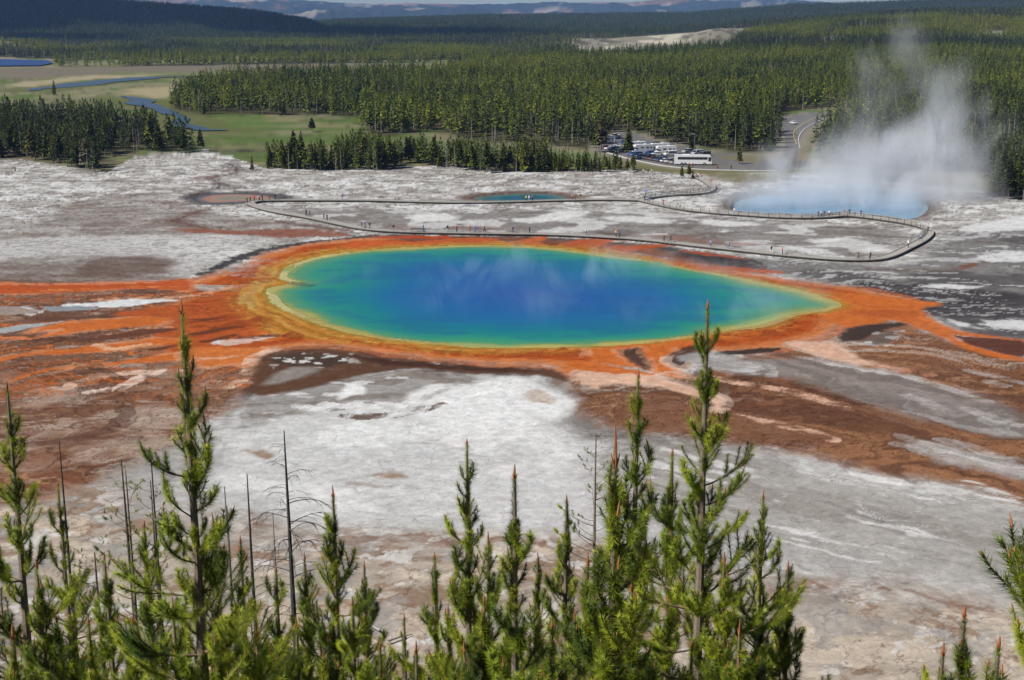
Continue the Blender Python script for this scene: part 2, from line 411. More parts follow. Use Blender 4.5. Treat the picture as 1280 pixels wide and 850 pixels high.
    # fingers across the dark strip
    for q, c in (([(430,302),(470,300),(520,303),(560,298),(610,297),(630,302),(560,305),(500,309),(430,312)], (200, 96, 44)),
              ([(640,307),(650,300),(680,294),(688,297),(676,304),(690,309)], (196, 104, 60)), ([(690,306),(730,299),(765,297),(790,298),(760,304),(740,312)], (190, 96, 52)),
              ([(600,303),(640,301),(650,306),(620,308)], (190, 120, 80)),
              ([(740,312),(770,307),(840,304),(872,305),(830,309),(790,313),(800,318)], (186, 92, 48)), ([(790,321),(850,330),(910,333),(965,337),(992,343),(930,341),(860,336),(800,328)], (186, 92, 50)),
              ([(450,296),(520,295),(570,295),(560,299),(500,298)], (190, 74, 26)), ([(850,311),(900,318),(945,325),(900,321),(855,315)], (170, 84, 50))):
        area(q, alb(*c), .7, .9, 'f')
    # charcoal band on the upper left shore
    area([(235,345),(262,336),(290,320),(330,309),(400,300),(470,295),(420,300),(360,309),(320,318),(285,332),(262,344)], alb(62, 58, 60), .8, .95, 'f')
    # right hand tail, runoff streams and dark islands, traced one by one
    def zp(x0, y0, k, pts): return [(x0 + a / k, y0 + b / k) for a, b in pts]
    def tr(pts, c, rim=None, soft=.35, k=.96, fr=.8, rw=.5):
        m = area(pts, c, soft, k, 's', 1, fr=fr)
        if rim is not None:
            sd = poly_sd(SG(pts, 1), sx_, sy_, 6) + (radfine - .5) * fr
            mix(rim, np.exp(-((sd + rw * .2) / (rw * .6)) ** 2) * .5 * ss(.3, .6, n2))
        return m
    def ln(pts, w, c, soft=.18, k=.95):
        P = LG(pts, 2); sd = line_sd(P, _ww(w, pts, 2) * (.40 + .45 * np.interp(P[:, 1], [160, 300], [0, 1])), sx_, sy_, 6) + (n3 - .5) * .5 + (radfine - .5) * .9; m = ss(soft, -soft, sd) * k; mix(c, m)
    A_ = lambda pts: zp(800, 350, 2.667, pts)
    pk = alb(228, 184, 158); o1 = alb(208, 112, 48); o2 = alb(184, 90, 40); frost = alb(232, 206, 188); dkb = alb(82, 58, 46)
    tr(A_([(520,25),(640,35),(740,50),(850,60),(1000,75),(1000,85),(930,95),(960,120),(1040,165),(1150,185),(1290,200),(1290,206),(1200,196),(1100,188),(1040,182),(1090,212),(1180,242),(1285,262),
           (1285,270),(1150,252),(1060,217),(1000,190),(930,165),(900,145),(830,130),(760,150),(680,163),(600,120)]), o1, None, 1.0, .97)
    mix(alb(166, 80, 40), ss(1.5, -2, poly_sd(SG(A_([(640,60),(900,80),(960,130),(700,130)])), wx, wy, 8)) * ss(.45, .6, radial) * .6)
    tr(A_([(1040,182),(1100,190),(1200,196),(1290,206),(1290,258),(1180,238),(1090,210)]), alb(96, 54, 38))
    tr(A_([(660,205),(680,165),(760,150),(850,138),(900,148),(850,158),(780,182),(720,205)]), alb(66, 54, 50), None, .7)
    tr(A_([(730,207),(780,187),(845,165),(870,172),(820,215),(750,217)]), alb(104, 94, 90), None, .8, .8)
    mix(alb(224, 224, 224), ss(1, -1, poly_sd(GP(A_([(720,210),(780,180),(870,160),(820,220)])), x, y, 5)) * ss(.56, .62, n3) * .8)
    tr(A_([(470,214),(560,206),(650,204),(690,235),(740,262),(800,284),(900,300),(790,292),(700,272),(620,262),(560,240)]), pk, frost, .5)
    ln(A_([(780,285),(860,295),(960,315)]), [.5, .15], alb(196, 138, 108))
    tr(A_([(230,243),(450,222),(485,232),(380,247),(240,252)]), alb(60, 50, 46))
    tr(A_([(-180,215),(-60,205),(0,190),(100,185),(200,192),(190,206),(100,240),(80,268),(130,300),(175,326),(90,322),(30,295),(-60,285),(-180,270)]), o1, alb(232, 178, 140))
    tr(A_([(-90,235),(-40,225),(15,222),(5,240),(25,262),(50,290),(25,300),(-10,285),(-50,262)]), alb(78, 58, 48), alb(226, 170, 136), fr=1.5)
    tr(A_([(78,262),(110,240),(190,212),(240,222),(230,250),(190,262),(160,280),(160,300),(110,285)]), dkb, frost)
    tr(A_([(110,262),(170,240),(230,238),(300,250),(360,275),(330,300),(250,300),(200,280)]), alb(176, 174, 172), None, .8, .75)
    tr(A_([(-230,300),(-120,300),(-30,300),(60,318),(140,345),(220,372),(275,388),(292,410),(262,436),(240,442),(246,405),(160,380),(60,352),(-60,345),(-160,340)]), pk, frost)
    tr(A_([(-240,262),(-150,275),(-60,292),(0,300),(60,318),(-20,318),(-120,306),(-240,296)]), o1)
    ln(A_([(110,310),(170,318),(230,325),(350,345),(420,353),(500,372),(600,396),(695,431)]), [1.1, .8, .6, .45, .3, .1], pk)
    ln(A_([(240,438),(290,450),(400,466),(540,496),(640,530)]), [.5, .4, .3, .2, .08], pk)
    ln(A_([(695,431),(800,470),(950,520),(1100,560)]), [.12, .1], alb(104, 66, 46)); ln(A_([(300,330),(450,345),(600,372),(760,420)]), .1, alb(90, 58, 42))
    # grey white slips over the right hand mats
    for q, w in (([(860,520),(1000,560),(1140,580),(1290,600)], [.05, .35, .3, .1]), ([(850,545),(1000,592),(1150,612),(1290,652)], [.1, .35, .3, .1]), ([(1000,530),(1150,572)], [.3, .1]),
                 ([(900,325),(1000,350),(1100,392),(1160,405)], [.2, .4, .2]), ([(1100,300),(1200,325),(1290,345)], [.2, .5, .3]), ([(1090,430),(1200,470),(1290,488)], [.2, .5, .1]),
                 ([(1165,340),(1215,352)], [.5, .2]), ([(890,385),(960,410),(1000,430)], [.2, .5, .1])):
        ln(A_(q), w, alb(206, 200, 195), .5, .75)
    for q in ([(690,632),(760,645),(860,678),(925,692),(800,678),(705,652)], [(850,656),(892,668),(885,674),(855,664)], [(1078,664),(1155,680),(1140,684),(1085,672)], [(950,692),(1028,706),(1010,712),(955,700)], [(1090,710),(1200,728),(1290,740),(1190,738)]):
        tr(A_(q), alb(236, 234, 232), fr=.5)
    # left hand runoff
    B_ = lambda pts: zp(0, 325, 3.09, pts)
    red = alb(192, 88, 36)
    tr(B_([(-300,40),(200,52),(700,60),(720,80),(400,86),(0,88),(-300,90)]), alb(108, 82, 68), None, 1.5, .7)
    tr(B_([(-300,88),(0,86),(150,92),(400,86),(620,80),(740,70),(760,120),(620,114),(500,112),(330,120),(200,130),(0,132),(-300,128)]), red, alb(222, 150, 108), .6)
    ln(B_([(-300,90),(0,90),(150,96),(400,90),(640,84)]), [.8, .5, .4], alb(214, 138, 100)); ln(B_([(100,124),(330,112),(560,104),(700,108)]), .3, alb(222, 130, 70))
    ln(B_([(0,150),(160,158),(330,140),(560,124),(690,128)]), [.3, .2], alb(150, 80, 46)); ln(B_([(400,150),(600,146),(760,138),(900,100)]), [.3, .5, .3], alb(226, 170, 132))
    tr(B_([(430,205),(560,190),(690,170),(800,150),(900,120),(1000,140),(1000,330),(900,345),(690,392),(560,398),(690,352),(560,300),(640,255),(640,216),(500,225)]), o2, None, 1.2, .9)
    mix(alb(132, 60, 24), ss(1.5, -2, poly_sd(SG(B_([(640,160),(980,120),(980,330),(690,350)])), wx, wy, 8)) * ss(.50, .60, radfine) * .6)
    tr(B_([(240,170),(330,168),(420,156),(530,150),(680,151),(690,160),(600,163),(530,176),(450,186),(350,180),(250,182)]), alb(232, 234, 236))
    tr(B_([(160,177),(250,180),(350,178),(400,186),(330,196),(250,200),(170,197)]), alb(150, 156, 162)); tr(B_([(-200,180),(0,180),(110,181),(162,198),(110,212),(0,214),(-200,214)]), alb(166, 150, 142)); ln(B_([(110,181),(162,198),(110,212)]), .25, alb(224, 216, 210))
    tr(B_([(-200,262),(0,266),(60,256),(180,241),(262,234),(190,250),(100,263),(40,276),(0,281),(-200,290)]), alb(176, 180, 182))
    tr(B_([(60,288),(200,246),(330,234),(450,224),(640,214),(660,250),(480,263),(400,268),(300,278),(210,293),(140,292),(260,266),(150,276)]), o1, alb(230, 170, 128))
    ln(B_([(-200,304),(0,301),(100,301),(190,292)]), [.5, .5, .8], alb(216, 130, 84)); ln(B_([(390,302),(450,285),(540,268),(640,262)]), [.2, .5, .3], alb(228, 176, 142))
    tr(B_([(330,306),(430,290),(520,268),(640,264),(700,268),(620,282),(480,300),(380,312)]), alb(104, 64, 46))
    for q in ([(700,290),(800,270),(900,256),(965,254),(880,270),(760,292)], [(750,314),(830,302),(930,280),(900,298),(810,318)], [(560,345),(690,325),(700,330),(600,352)], [(700,232),(820,226),(900,214),(800,240)]):
        tr(B_(q), alb(106, 60, 36), fr=.5)
    tr(B_([(-200,400),(0,380),(60,364),(250,345),(380,324),(500,314),(640,298),(720,300),(700,320),(560,336),(430,352),(300,362),(100,370),(0,396),(-200,420)]), o1, alb(230, 168, 122))
    ln(B_([(380,328),(420,345),(480,340),(560,325)]), .35, alb(236, 190, 150))
    tr(B_([(36,466),(100,438),(200,417),(330,404),(500,388),(700,350),(800,360),(700,388),(560,398),(400,408),(250,422),(110,446),(48,470)]), o1, alb(228, 166, 122))
    ln(B_([(250,497),(300,470),(400,446),(500,436),(640,431),(700,425)]), [.15, .45, .4, .3], alb(232, 196, 172)); ln(B_([(340,512),(450,500),(500,476),(560,446),(640,431)]), [.1, .5, .6, .5], alb(238, 214, 198))
    ln(B_([(120,515),(200,498),(250,497)]), [.1, .4], alb(206, 170, 148))
    tr(B_([(690,352),(800,332),(960,342),(1065,330),(1035,350),(985,380),(960,408),(880,400),(800,424),(690,392)]), alb(212, 122, 60), alb(236, 192, 160), 1.0)
    mix(alb(238, 202, 176), ss(1, -1, poly_sd(GP(B_([(720,360),(1050,335),(960,410),(800,420)])), x, y, 5)) * ss(.55, .62, radfine) * .6)
    ln(B_([(1060,345),(1000,362),(970,385),(985,420),(940,455),(875,495)]), [.6, .9, .8, .6, .4, .1], alb(234, 196, 170)); ln(B_([(900,480),(830,470),(790,478)]), .2, alb(206, 160, 130))
    tr(B_([(815,318),(860,308),(960,300),(1060,284),(1075,292),(1000,312),(880,326),(840,326)]), alb(222, 190, 176), alb(120, 78, 60), fr=1.5)
    ln(B_([(940,300),(1000,296),(1060,290)]), .3, alb(96, 62, 50)); tr(B_([(815,316),(845,310),(850,320),(825,324)]), alb(236, 230, 226))
    # dark delicate rills of the left mats
    for k_ in range(16):
        a0 = (60 + 21 * k_, 330 + (k_ * 37) % 90); ln(B_([a0, (a0[0] + 22, a0[1] + 26), (a0[0] + 60, a0[1] + 34 + (k_ * 13) % 20), (a0[0] + 110, a0[1] + 66)]), .10, alb(78, 46, 32), .12, .6) if a0[1] > 395 else None
    # dark belt below the ring, its grey hump and salt specks
    C_ = lambda pts: zp(300, 375, 2.56, pts)
    tr(C_([(50,190),(80,172),(150,160),(250,154),(330,160),(400,182),(520,192),(650,206),(800,216),(980,216),(1040,238),(1055,262),(1000,250),(900,232),(800,236),(700,236),(600,220),(480,220),(400,236),(280,268),(120,302),(30,304)]), alb(100, 70, 50), None, .8)
    tr(C_([(330,168),(450,190),(650,208),(900,220),(1000,226),(860,228),(700,226),(560,212),(430,206)]), alb(74, 48, 36), None, .7)
    tr(C_([(80,180),(200,168),(340,178),(360,205),(250,212),(120,210)]), alb(78, 62, 52), None, 1.0)
    mix(alb(226, 224, 222), ss(1, -1, poly_sd(GP(C_([(80,175),(350,172),(370,210),(110,214)])), x, y, 5)) * ss(.60, .66, n3) * .9)
    tr(C_([(60,268),(150,216),(230,212),(262,222),(190,246),(100,272)]), alb(150, 142, 136), None, 1.0)
    mix(alb(86, 70, 60), ss(1, -1, poly_sd(GP(C_([(600,215),(700,220),(705,240),(610,240)])), x, y, 5)) * ss(.45, .5, n3) * .8)
    tr(C_([(310,318),(330,282),(350,268),(400,272),(398,300),(360,302),(330,320)]), alb(246, 246, 246), None, .6)
    tr(C_([(535,320),(545,300),(600,272),(680,266),(680,274),(610,300),(580,330),(555,325)]), alb(240, 240, 240), None, .8)
    tr(C_([(560,350),(640,300),(760,262),(870,236),(908,252),(960,285),(1035,300),(1084,332),(1062,360),(990,394),(930,370),(860,400),(700,436),(600,400)]), alb(243, 243, 243), None, 1.0, .9)
    tr(C_([(910,285),(960,285),(1010,310),(1000,330),(940,325),(915,305)]), alb(196, 178, 162), None, .8, .8)
    ln(C_([(300,350),(420,330),(520,335),(600,345)]), [.2, .3, .15], alb(100, 82, 70)); ln(C_([(330,372),(480,372),(600,350),(640,330)]), [.1, .3, .2], alb(104, 84, 70))
    for k_ in range(22): ln(C_([(180 + 19 * k_, 338 + (k_ * 31) % 14 - k_ * .6), (190 + 19 * k_, 338 + (k_ * 31) % 14 - k_ * .6)]), .22, alb(240, 240, 240), .2, .9)
    tr(C_([(450,560),(500,555),(530,562),(510,570),(460,570)]), alb(168, 140, 118), None, .6); tr(C_([(20,480),(60,482),(110,500),(80,506),(30,492)]), alb(164, 138, 118), None, .6)
    # deep rusty edge and pale outer line of the ring on the near side
    tr(C_([(1055,238),(1150,232),(1290,240),(1290,258),(1180,266),(1150,288),(1090,266)]), alb(232, 190, 164), None, .7, .9, 3.5)
    # --- yellow and ochre terraces
    ys = poly_sd(YEL, wx * .4 + fx * .6, wy * .4 + fy * .6, 20)
    pl = poly_sd(POOL, fx * .6 + x * .4, fy * .6 + y * .4, 40)
    ym = ss(1.6, -2.0, ys + (radfine - .5) * 6 + (n2 - .5) * 3)
    mix(alb(192, 128, 48), ym * .95)
    band = np.sin(pl * 2.1 + (n2 - .5) * 7)
    mix(alb(150, 104, 32), ym * ss(.3, .9, band) * .6)
    mix(alb(212, 178, 92), ym * ss(.3, .95, -band) * .45)
    mix(alb(160, 150, 60), ym * ss(2.2, .2, pl) * .6)
    mix(alb(216, 206, 152), ss(1.0, .1, pl) * (.35 + .5 * ss(G(420, 370)[0], G(350, 370)[0], x)))
    wleft = ss(G(345, 370)[0], G(318, 370)[0], x) * ym
    mix(alb(206, 190, 124), wleft * ss(2.5, .6, np.abs(pl - 4 + (n2 - .5) * 8)) * .4)
    # crater beds
    mix(alb(120, 150, 80), ss(.2, -.6, pl))
    # --- Excelsior crater banks, turquoise and opal pools' collars
    for P, c in ((EXC, (120, 112, 104)), (TURQ, (110, 80, 66)), (OPAL, (62, 58, 62))):
        sd = poly_sd(P, fx, fy, 14)
        mix(alb(*c), ss(4.5, .5, sd) * .85)
        mix(alb(90, 86, 84), ss(.5, -1, sd))
    stream([(715,246),(745,245),(770,242),(790,240)], [.8, .5, .3], alb(110, 70, 54), .5, .9)
    stream([(242,244),(262,237),(278,233),(272,228),(262,222),(300,216),(290,205)], [1.9, 1.33, 1.52, 1.14, 1.52, 1.52, 1.52], alb(76, 56, 52), .5, .85)
    area([(238,222),(262,214),(285,208),(300,210),(268,222),(260,230),(242,228)], alb(112, 72, 60), 1.5, .7, 'f', mask=ss(.4, .55, n2))
    stream([(258,240),(290,236),(330,232),(300,222)], [0.95, 0.76, 0.57], alb(86, 66, 60), .4, .7)
    stream([(255,262),(235,270),(215,276),(245,282),(258,288)], [1.71, 1.52, 2.28, 1.9, 0.95], alb(104, 72, 60), .6, .8)
    stream([(180,232),(150,240),(110,252),(60,258)], [0.76, 0.95, 0.76, 0.38], alb(110, 84, 72), .5, .7)
    stream([(10,226),(80,226),(170,227),(250,232)], [0.66, 0.76, 0.38], alb(100, 84, 76), .4, .7)
    # rust belt outside the near boardwalk
    area([(200,284),(270,288),(350,286),(420,290),(440,296),(380,297),(300,294),(230,290)], alb(146, 86, 62), 1.6, .85, 'w')
    area([(335,274),(380,280),(430,288),(460,294),(420,290),(370,284)], alb(112, 84, 74), 1.2, .85)
    area([(480,282),(520,281),(540,285),(500,289)], alb(124, 88, 74), 2, .6); area([(560,282),(620,282),(640,287),(580,289)], alb(124, 88, 74), 2, .6)
    area([(700,290),(760,289),(800,293),(750,296)], alb(96, 78, 70), 2, .7); area([(810,294),(870,296),(930,302),(960,308),(870,304),(815,300)], alb(136, 92, 74), 2, .65)
    # shrink cracks everywhere on the sinter
    ck = np.abs(fbm(wx, wy * .9, 16, 5, 33) - .5)
    near = (y > 240).astype(float) * (y < 520)
    mix(alb(98, 84, 78), near * ss(.010, .002, ck) * ss(.45, .6, n1) * .6 * (pl > 6) * (rs > 3))
    gr = 1 + (fbm(x, y, 1.0, 3, 66, .7) - .5) * .55
    col *= np.clip(gr, .6, 1.35)[:, None]
    # --- land beyond the basin ---------------------------------------------------------------
    far = ss(0, 4, y - np.interp(x / np.maximum(y, 60), ratio(np.array([-300, 0, 30, 120, 160, 250, 320, 420, 560, 640, 800, 860, 930, 1000, 1230, 1280, 1500])),
             [G(640, v)[1] for v in (196, 198, 203, 216, 195, 188, 210, 212, 206, 214, 213, 218, 216, 217, 238, 244, 246)]) + (n2 - .5) * 8)
    m1 = fbm(x, y, 60, 5, 34); m2 = fbm(x, y, 14, 4, 35)
    base = alb(124, 122, 86)[None, :] * (1 - ss(.4, .6, m1))[:, None] + alb(136, 128, 106)[None, :] * ss(.4, .6, m1)[:, None]
    base = base * (0.8 + 0.4 * m2)[:, None]
    cf = (ss(1400, 1500, y) * ss(2700, 2600, y))[:, None]; base = base * (1 - cf) + (alb(150, 142, 118) * (1 - ss(.45, .55, m2))[:, None] + alb(104, 126, 52) * ss(.45, .55, m2)[:, None]) * cf
    col[:] = col * (1 - far[:, None]) + base * far[:, None]
    def farea(q, c, soft=6, k=.9, mask=None): 
        sd = poly_sd(GP(q), x + (m1 - .5) * 40 + (m2 - .5) * 10, y + (m1 - .5) * 60 + (m2 - .5) * 20, 60)
        m = ss(soft, -soft, sd) * k * (y > 400)
        mix(c, m if mask is None else m * mask)
    farea([(-200,112),(0,112),(60,96),(160,90),(330,84),(560,80),(560,92),(420,100),(250,120),(240,140),(300,146),(460,148),(480,190),(380,190),(250,186),(200,160),(140,130),(0,130)], alb(116, 126, 78), 12, .8)
    mix(alb(146, 138, 104), ss(.48, .56, m2) * far * (y < 1500) * .6)
    ms = fbm(x * .35, y * 1.1, 22, 5, 68, .6); mix(alb(82, 112, 42), ss(.52, .60, ms) * far * (y < 1250) * .75); mix(alb(150, 146, 120), ss(.44, .38, ms) * far * (y < 1250) * .6); mix(alb(84, 84, 56), ss(.05, .02, np.abs(fbm(x * .5, y, 12, 4, 69) - .5)) * far * (y < 1250) * .5)
    farea([(240,148),(300,150),(350,158),(300,168),(250,186),(290,176),(240,160)], alb(98, 122, 60), 6, .75)
    farea([(20,108),(60,98),(120,94),(200,93),(200,97),(110,100),(50,112)], alb(184, 172, 140), 8, .8)
    farea([(135,112),(200,110),(240,112),(236,120),(190,122),(140,118)], alb(180, 168, 134), 8, .85)
    farea([(-300,86),(0,86),(130,84),(300,80),(560,80),(560,84),(330,88),(120,92),(40,98),(-300,108)], alb(128, 118, 104), 8, .8)
    farea([(480,175),(560,180),(760,196),(740,205),(600,200),(480,190)], alb(118, 138, 88), 8, .8)
    farea([(740,190),(800,202),(900,214),(1000,214),(1000,222),(900,224),(800,214),(742,204)], alb(126, 120, 84), 5, .9)
    farea([(-100,165),(100,160),(230,182),(130,192),(110,214),(0,200),(-100,190)], alb(96, 86, 68), 5, .8)
    mix(alb(40, 40, 38), ss(4, -4, line_sd(GP([(255,186),(300,188),(330,190)]), 3.0, x, y, 10)) * .9)
    for P_, w_ in ((RIVER, 22), (RIVER2, 12)): mix(alb(104, 108, 62), ss(10, 0, line_sd(P_, float(w_), x, y, 40) + (m2 - .5) * 14) * .8)
    # forest floor beneath the stands, colour darkened to stand in for tree shade
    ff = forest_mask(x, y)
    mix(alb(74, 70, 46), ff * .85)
    # pale flat and knolls far out
    fd = poly_sd(FLAT, x, y, 90)
    mix(alb(204, 198, 178), ss(40, -20, fd))
    mix(alb(140, 132, 112), ss(40, -20, fd) * ss(.44, .54, fbm(x, y * .2, 30, 4, 49)) * .85)
    t = x / np.maximum(y, 60)
    kn = np.exp(-((y - 2250) / 330) ** 2 - ((t - ratio(892)) / .026) ** 2) + np.exp(-((y - 2400) / 330) ** 2 - ((t - ratio(700)) / .05) ** 2) + np.exp(-((y - 2050) / 200) ** 2 - ((t - ratio(-20)) / .04) ** 2)
    mix(alb(150, 142, 128), ss(.3, .6, kn + (m2 - .5) * .6) * .85); mix(alb(92, 88, 76), ss(.3, .6, kn) * ss(.46, .54, fbm(x, y * .12, 11, 4, 46)) * .85)
    for u, v, du in ((1040, 47, 26), (1245, 46, 22)):
        tt = ratio(u); yy = 1850
        mix(alb(168, 162, 152), np.exp(-((y - yy) / 70) ** 2 - ((t - tt) / (du / 1680)) ** 2) * .95)
    # roads, lot
    asp = alb(122, 120, 120); shoulder = alb(150, 142, 128)
    for P in (LOT, ROAD2):
        sd = poly_sd(P, x, y, 20)
        mix(shoulder, ss(5.5, 3.5, sd) * .8)
        mix(asp, ss(1.0, 0, sd))
    for q in ([(893,193),(930,194),(960,199),(945,203),(905,199)], [(870,205),(900,207),(925,209),(890,208)]):
        mix(alb(132, 124, 92), ss(1.5, -1, poly_sd(GP(q), x, y, 10)) * .9)
    # far hills: wooded slopes, and the pale cliffs of the plateau
    mt = ss(8500, 9500, y)
    mix(alb(58, 66, 48), ss(2700, 3200, y) * .9)
    cl = ss(.56, .62, fbm(x, y * .5, 700, 6, 36)) * mt
    mix(alb(56, 66, 60), mt)
    mix(alb(160, 122, 96), cl * .7)
    mix(alb(200, 186, 168), mt * ss(.62, .68, fbm(x, y * .4, 300, 4, 37)) * .6)
    # hillside under the overlook
    hs = ss(94, 84, y)
    mix(alb(116, 98, 74), hs); mix(alb(84, 84, 50), hs * ss(.45, .6, n2))
    return col

FOREST = [
    [(238,112),(300,101),(420,97),(556,95),(600,84),(700,76),(745,76),(900,73),(935,62),(1000,52),(1500,52),(1500,262),(1290,252),(1238,244),(1225,215),
     (1130,214),(1060,208),(1030,204),(1022,186),(1028,168),(1040,157),(1052,150),(1052,134),(1020,134),(985,140),(958,152),(972,170),(976,186),(968,190),(930,191),
     (850,180),(812,173),(798,166),(782,162),(760,168),(746,188),(722,185),(657,178),(612,178),(588,173),(537,163),(489,170),(458,168),(451,148),(420,144),(336,144),
     (279,142),(255,144),(215,136),(218,126)],
    [(-400,78),(-400,52),(200,52),(735,52),(722,63),(728,72),(700,75),(600,80),(545,79),(330,80),(240,82),(70,84),(66,74),(0,72)],
]
HOLES = [GP([(560,178),(620,184),(700,188),(700,194),(560,188)])]
FP = [GP(q) for q in FOREST]
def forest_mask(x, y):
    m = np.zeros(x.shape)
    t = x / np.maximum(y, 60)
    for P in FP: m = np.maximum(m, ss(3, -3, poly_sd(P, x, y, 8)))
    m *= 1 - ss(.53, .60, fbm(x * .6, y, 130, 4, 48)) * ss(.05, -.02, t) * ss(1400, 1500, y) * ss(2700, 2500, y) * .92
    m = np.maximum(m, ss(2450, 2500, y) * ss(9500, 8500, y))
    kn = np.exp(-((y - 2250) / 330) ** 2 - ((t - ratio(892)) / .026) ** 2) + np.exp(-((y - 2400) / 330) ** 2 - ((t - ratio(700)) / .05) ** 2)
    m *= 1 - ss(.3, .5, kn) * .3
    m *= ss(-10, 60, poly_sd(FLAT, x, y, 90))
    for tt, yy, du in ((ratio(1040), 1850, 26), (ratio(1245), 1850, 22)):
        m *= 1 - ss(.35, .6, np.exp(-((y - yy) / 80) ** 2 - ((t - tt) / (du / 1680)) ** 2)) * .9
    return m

gcol = paint_ground(gx, gy)

# ------------------------------------------------------------------ mesh and material helpers
def np_mesh(name, V, Fc, mats=(), smooth=False, midx=None):
    V = np.asarray(V, np.float32).reshape(-1, 3)
    Fc = np.asarray(Fc, np.int32)
    me = bpy.data.meshes.new(name)
    k = Fc.shape[1]
    me.vertices.add(len(V)); me.vertices.foreach_set('co', V.ravel())
    me.loops.add(Fc.size); me.loops.foreach_set('vertex_index', Fc.ravel())
    me.polygons.add(len(Fc))
    me.polygons.foreach_set('loop_start', np.arange(0, Fc.size, k, dtype=np.int32))
    if midx is not None: me.polygons.foreach_set('material_index', np.asarray(midx, np.int32))
    for m in mats: me.materials.append(m)
    me.update(calc_edges=True)
    me.polygons.foreach_set('use_smooth', np.full(len(Fc), smooth))
    return me
def col_attr(me, rgb):
    a = me.color_attributes.new('tone', 'FLOAT_COLOR', 'POINT')
    q = np.ones((len(rgb), 4), np.float32); q[:, :3] = rgb
    a.data.foreach_set('color', q.ravel())
def link(name, me, parent=None, loc=(0, 0, 0), rot=(0, 0, 0), sc=None, **props):
    o = bpy.data.objects.new(name, me)
    C.objects.link(o)
    o.parent = parent
    o.location = loc; o.rotation_euler = rot
    if sc is not None: o.scale = sc if hasattr(sc, '__len__') else (sc, sc, sc)
    for k, v in props.items(): o[k] = v
    return o

def new_mat(name):
    m = bpy.data.materials.new(name); m.use_nodes = True
    nt = m.node_tree
    return m, nt, nt.nodes['Principled BSDF'], nt.nodes, nt.links
def plain(name, rgb, rough=.7, metal=0, var=.15, scale=8.0, spec=.4):
    m, nt, b, N, L = new_mat(name)
    tc = N.new('ShaderNodeTexCoord'); no = N.new('ShaderNodeTexNoise'); no.inputs['Scale'].default_value = scale
    L.new(tc.outputs['Object'], no.inputs['Vector'])
    mp = N.new('ShaderNodeMapRange'); mp.inputs[3].default_value = 1 - var; mp.inputs[4].default_value = 1 + var
    L.new(no.outputs[0], mp.inputs[0])
    mx = N.new('ShaderNodeVectorMath'); mx.operation = 'SCALE'; mx.inputs[0].default_value = rgb
    L.new(mp.outputs[0], mx.inputs['Scale']); L.new(mx.outputs[0], b.inputs['Base Color'])
    b.inputs['Roughness'].default_value = rough; b.inputs['Metallic'].default_value = metal
    b.inputs['Specular IOR Level'].default_value = spec
    return m

def ground_material():
    m, nt, b, N, L = new_mat('sinter_mats_and_soil')
    at = N.new('ShaderNodeAttribute'); at.attribute_name = 'tone'
    tc = N.new('ShaderNodeTexCoord')
    def noise(sc, det=5, rough=.6, sx=1, sy=1):
        mp = N.new('ShaderNodeMapping'); mp.inputs['Scale'].default_value = (sx, sy, 1)
        L.new(tc.outputs['Object'], mp.inputs[0])
        n = N.new('ShaderNodeTexNoise'); n.inputs['Scale'].default_value = sc; n.inputs['Detail'].default_value = det; n.inputs['Roughness'].default_value = rough
        L.new(mp.outputs[0], n.inputs['Vector']); return n.outputs[0]
    n1 = noise(2.2, 7, .8, 1.0, .8); n2 = noise(.4, 6, .65, .7, 1.0)
    def rng_(x, a, b_, lo, hi):
        q = N.new('ShaderNodeMapRange'); q.inputs[1].default_value = a; q.inputs[2].default_value = b_; q.inputs[3].default_value = lo; q.inputs[4].default_value = hi
        L.new(x, q.inputs[0]); return q.outputs[0]
    a = rng_(n1, .3, .7, .82, 1.15); c = rng_(n2, .3, .7, .86, 1.12)
    vo = N.new('ShaderNodeTexVoronoi'); vo.feature = 'DISTANCE_TO_EDGE'; vo.inputs['Scale'].default_value = .42
    wv = N.new('ShaderNodeVectorMath'); wv.operation = 'ADD'; wn_ = N.new('ShaderNodeTexNoise'); wn_.inputs['Scale'].default_value = .8; wn_.inputs['Detail'].default_value = 4
    ws = N.new('ShaderNodeVectorMath'); ws.operation = 'SCALE'; ws.inputs['Scale'].default_value = 1.6
    L.new(tc.outputs['Object'], wn_.inputs['Vector']); L.new(wn_.outputs['Color'], ws.inputs[0]); L.new(ws.outputs[0], wv.inputs[0]); L.new(tc.outputs['Object'], wv.inputs[1]); L.new(wv.outputs[0], vo.inputs['Vector'])
    crk = rng_(vo.outputs['Distance'], 0, .05, .70, 1.0); msk = rng_(n2, .48, .56, 0, 1)
    cm_ = N.new('ShaderNodeMix'); cm_.inputs['A'].default_value = 1.0; L.new(msk, cm_.inputs['Factor']); L.new(crk, cm_.inputs['B'])
    ac = N.new('ShaderNodeMath'); ac.operation = 'MULTIPLY'; L.new(a, ac.inputs[0]); L.new(cm_.outputs['Result'], ac.inputs[1]); a = ac.outputs[0]
    mu = N.new('ShaderNodeMath'); mu.operation = 'MULTIPLY'; L.new(a, mu.inputs[0]); L.new(c, mu.inputs[1])
    v = N.new('ShaderNodeVectorMath'); v.operation = 'SCALE'
    L.new(at.outputs['Color'], v.inputs[0]); L.new(mu.outputs[0], v.inputs['Scale'])
    mi = N.new('ShaderNodeVectorMath'); mi.operation = 'MINIMUM'; mi.inputs[1].default_value = (.82, .82, .82)
    L.new(v.outputs[0], mi.inputs[0])
    L.new(mi.outputs[0], b.inputs['Base Color'])
    b.inputs['Roughness'].default_value = .85
    b.inputs['Specular IOR Level'].default_value = .06
    bp = N.new('ShaderNodeBump'); bp.inputs['Strength'].default_value = .55; bp.inputs['Distance'].default_value = .25
    L.new(n1, bp.inputs['Height']); L.new(bp.outputs[0], b.inputs['Normal'])
    return m

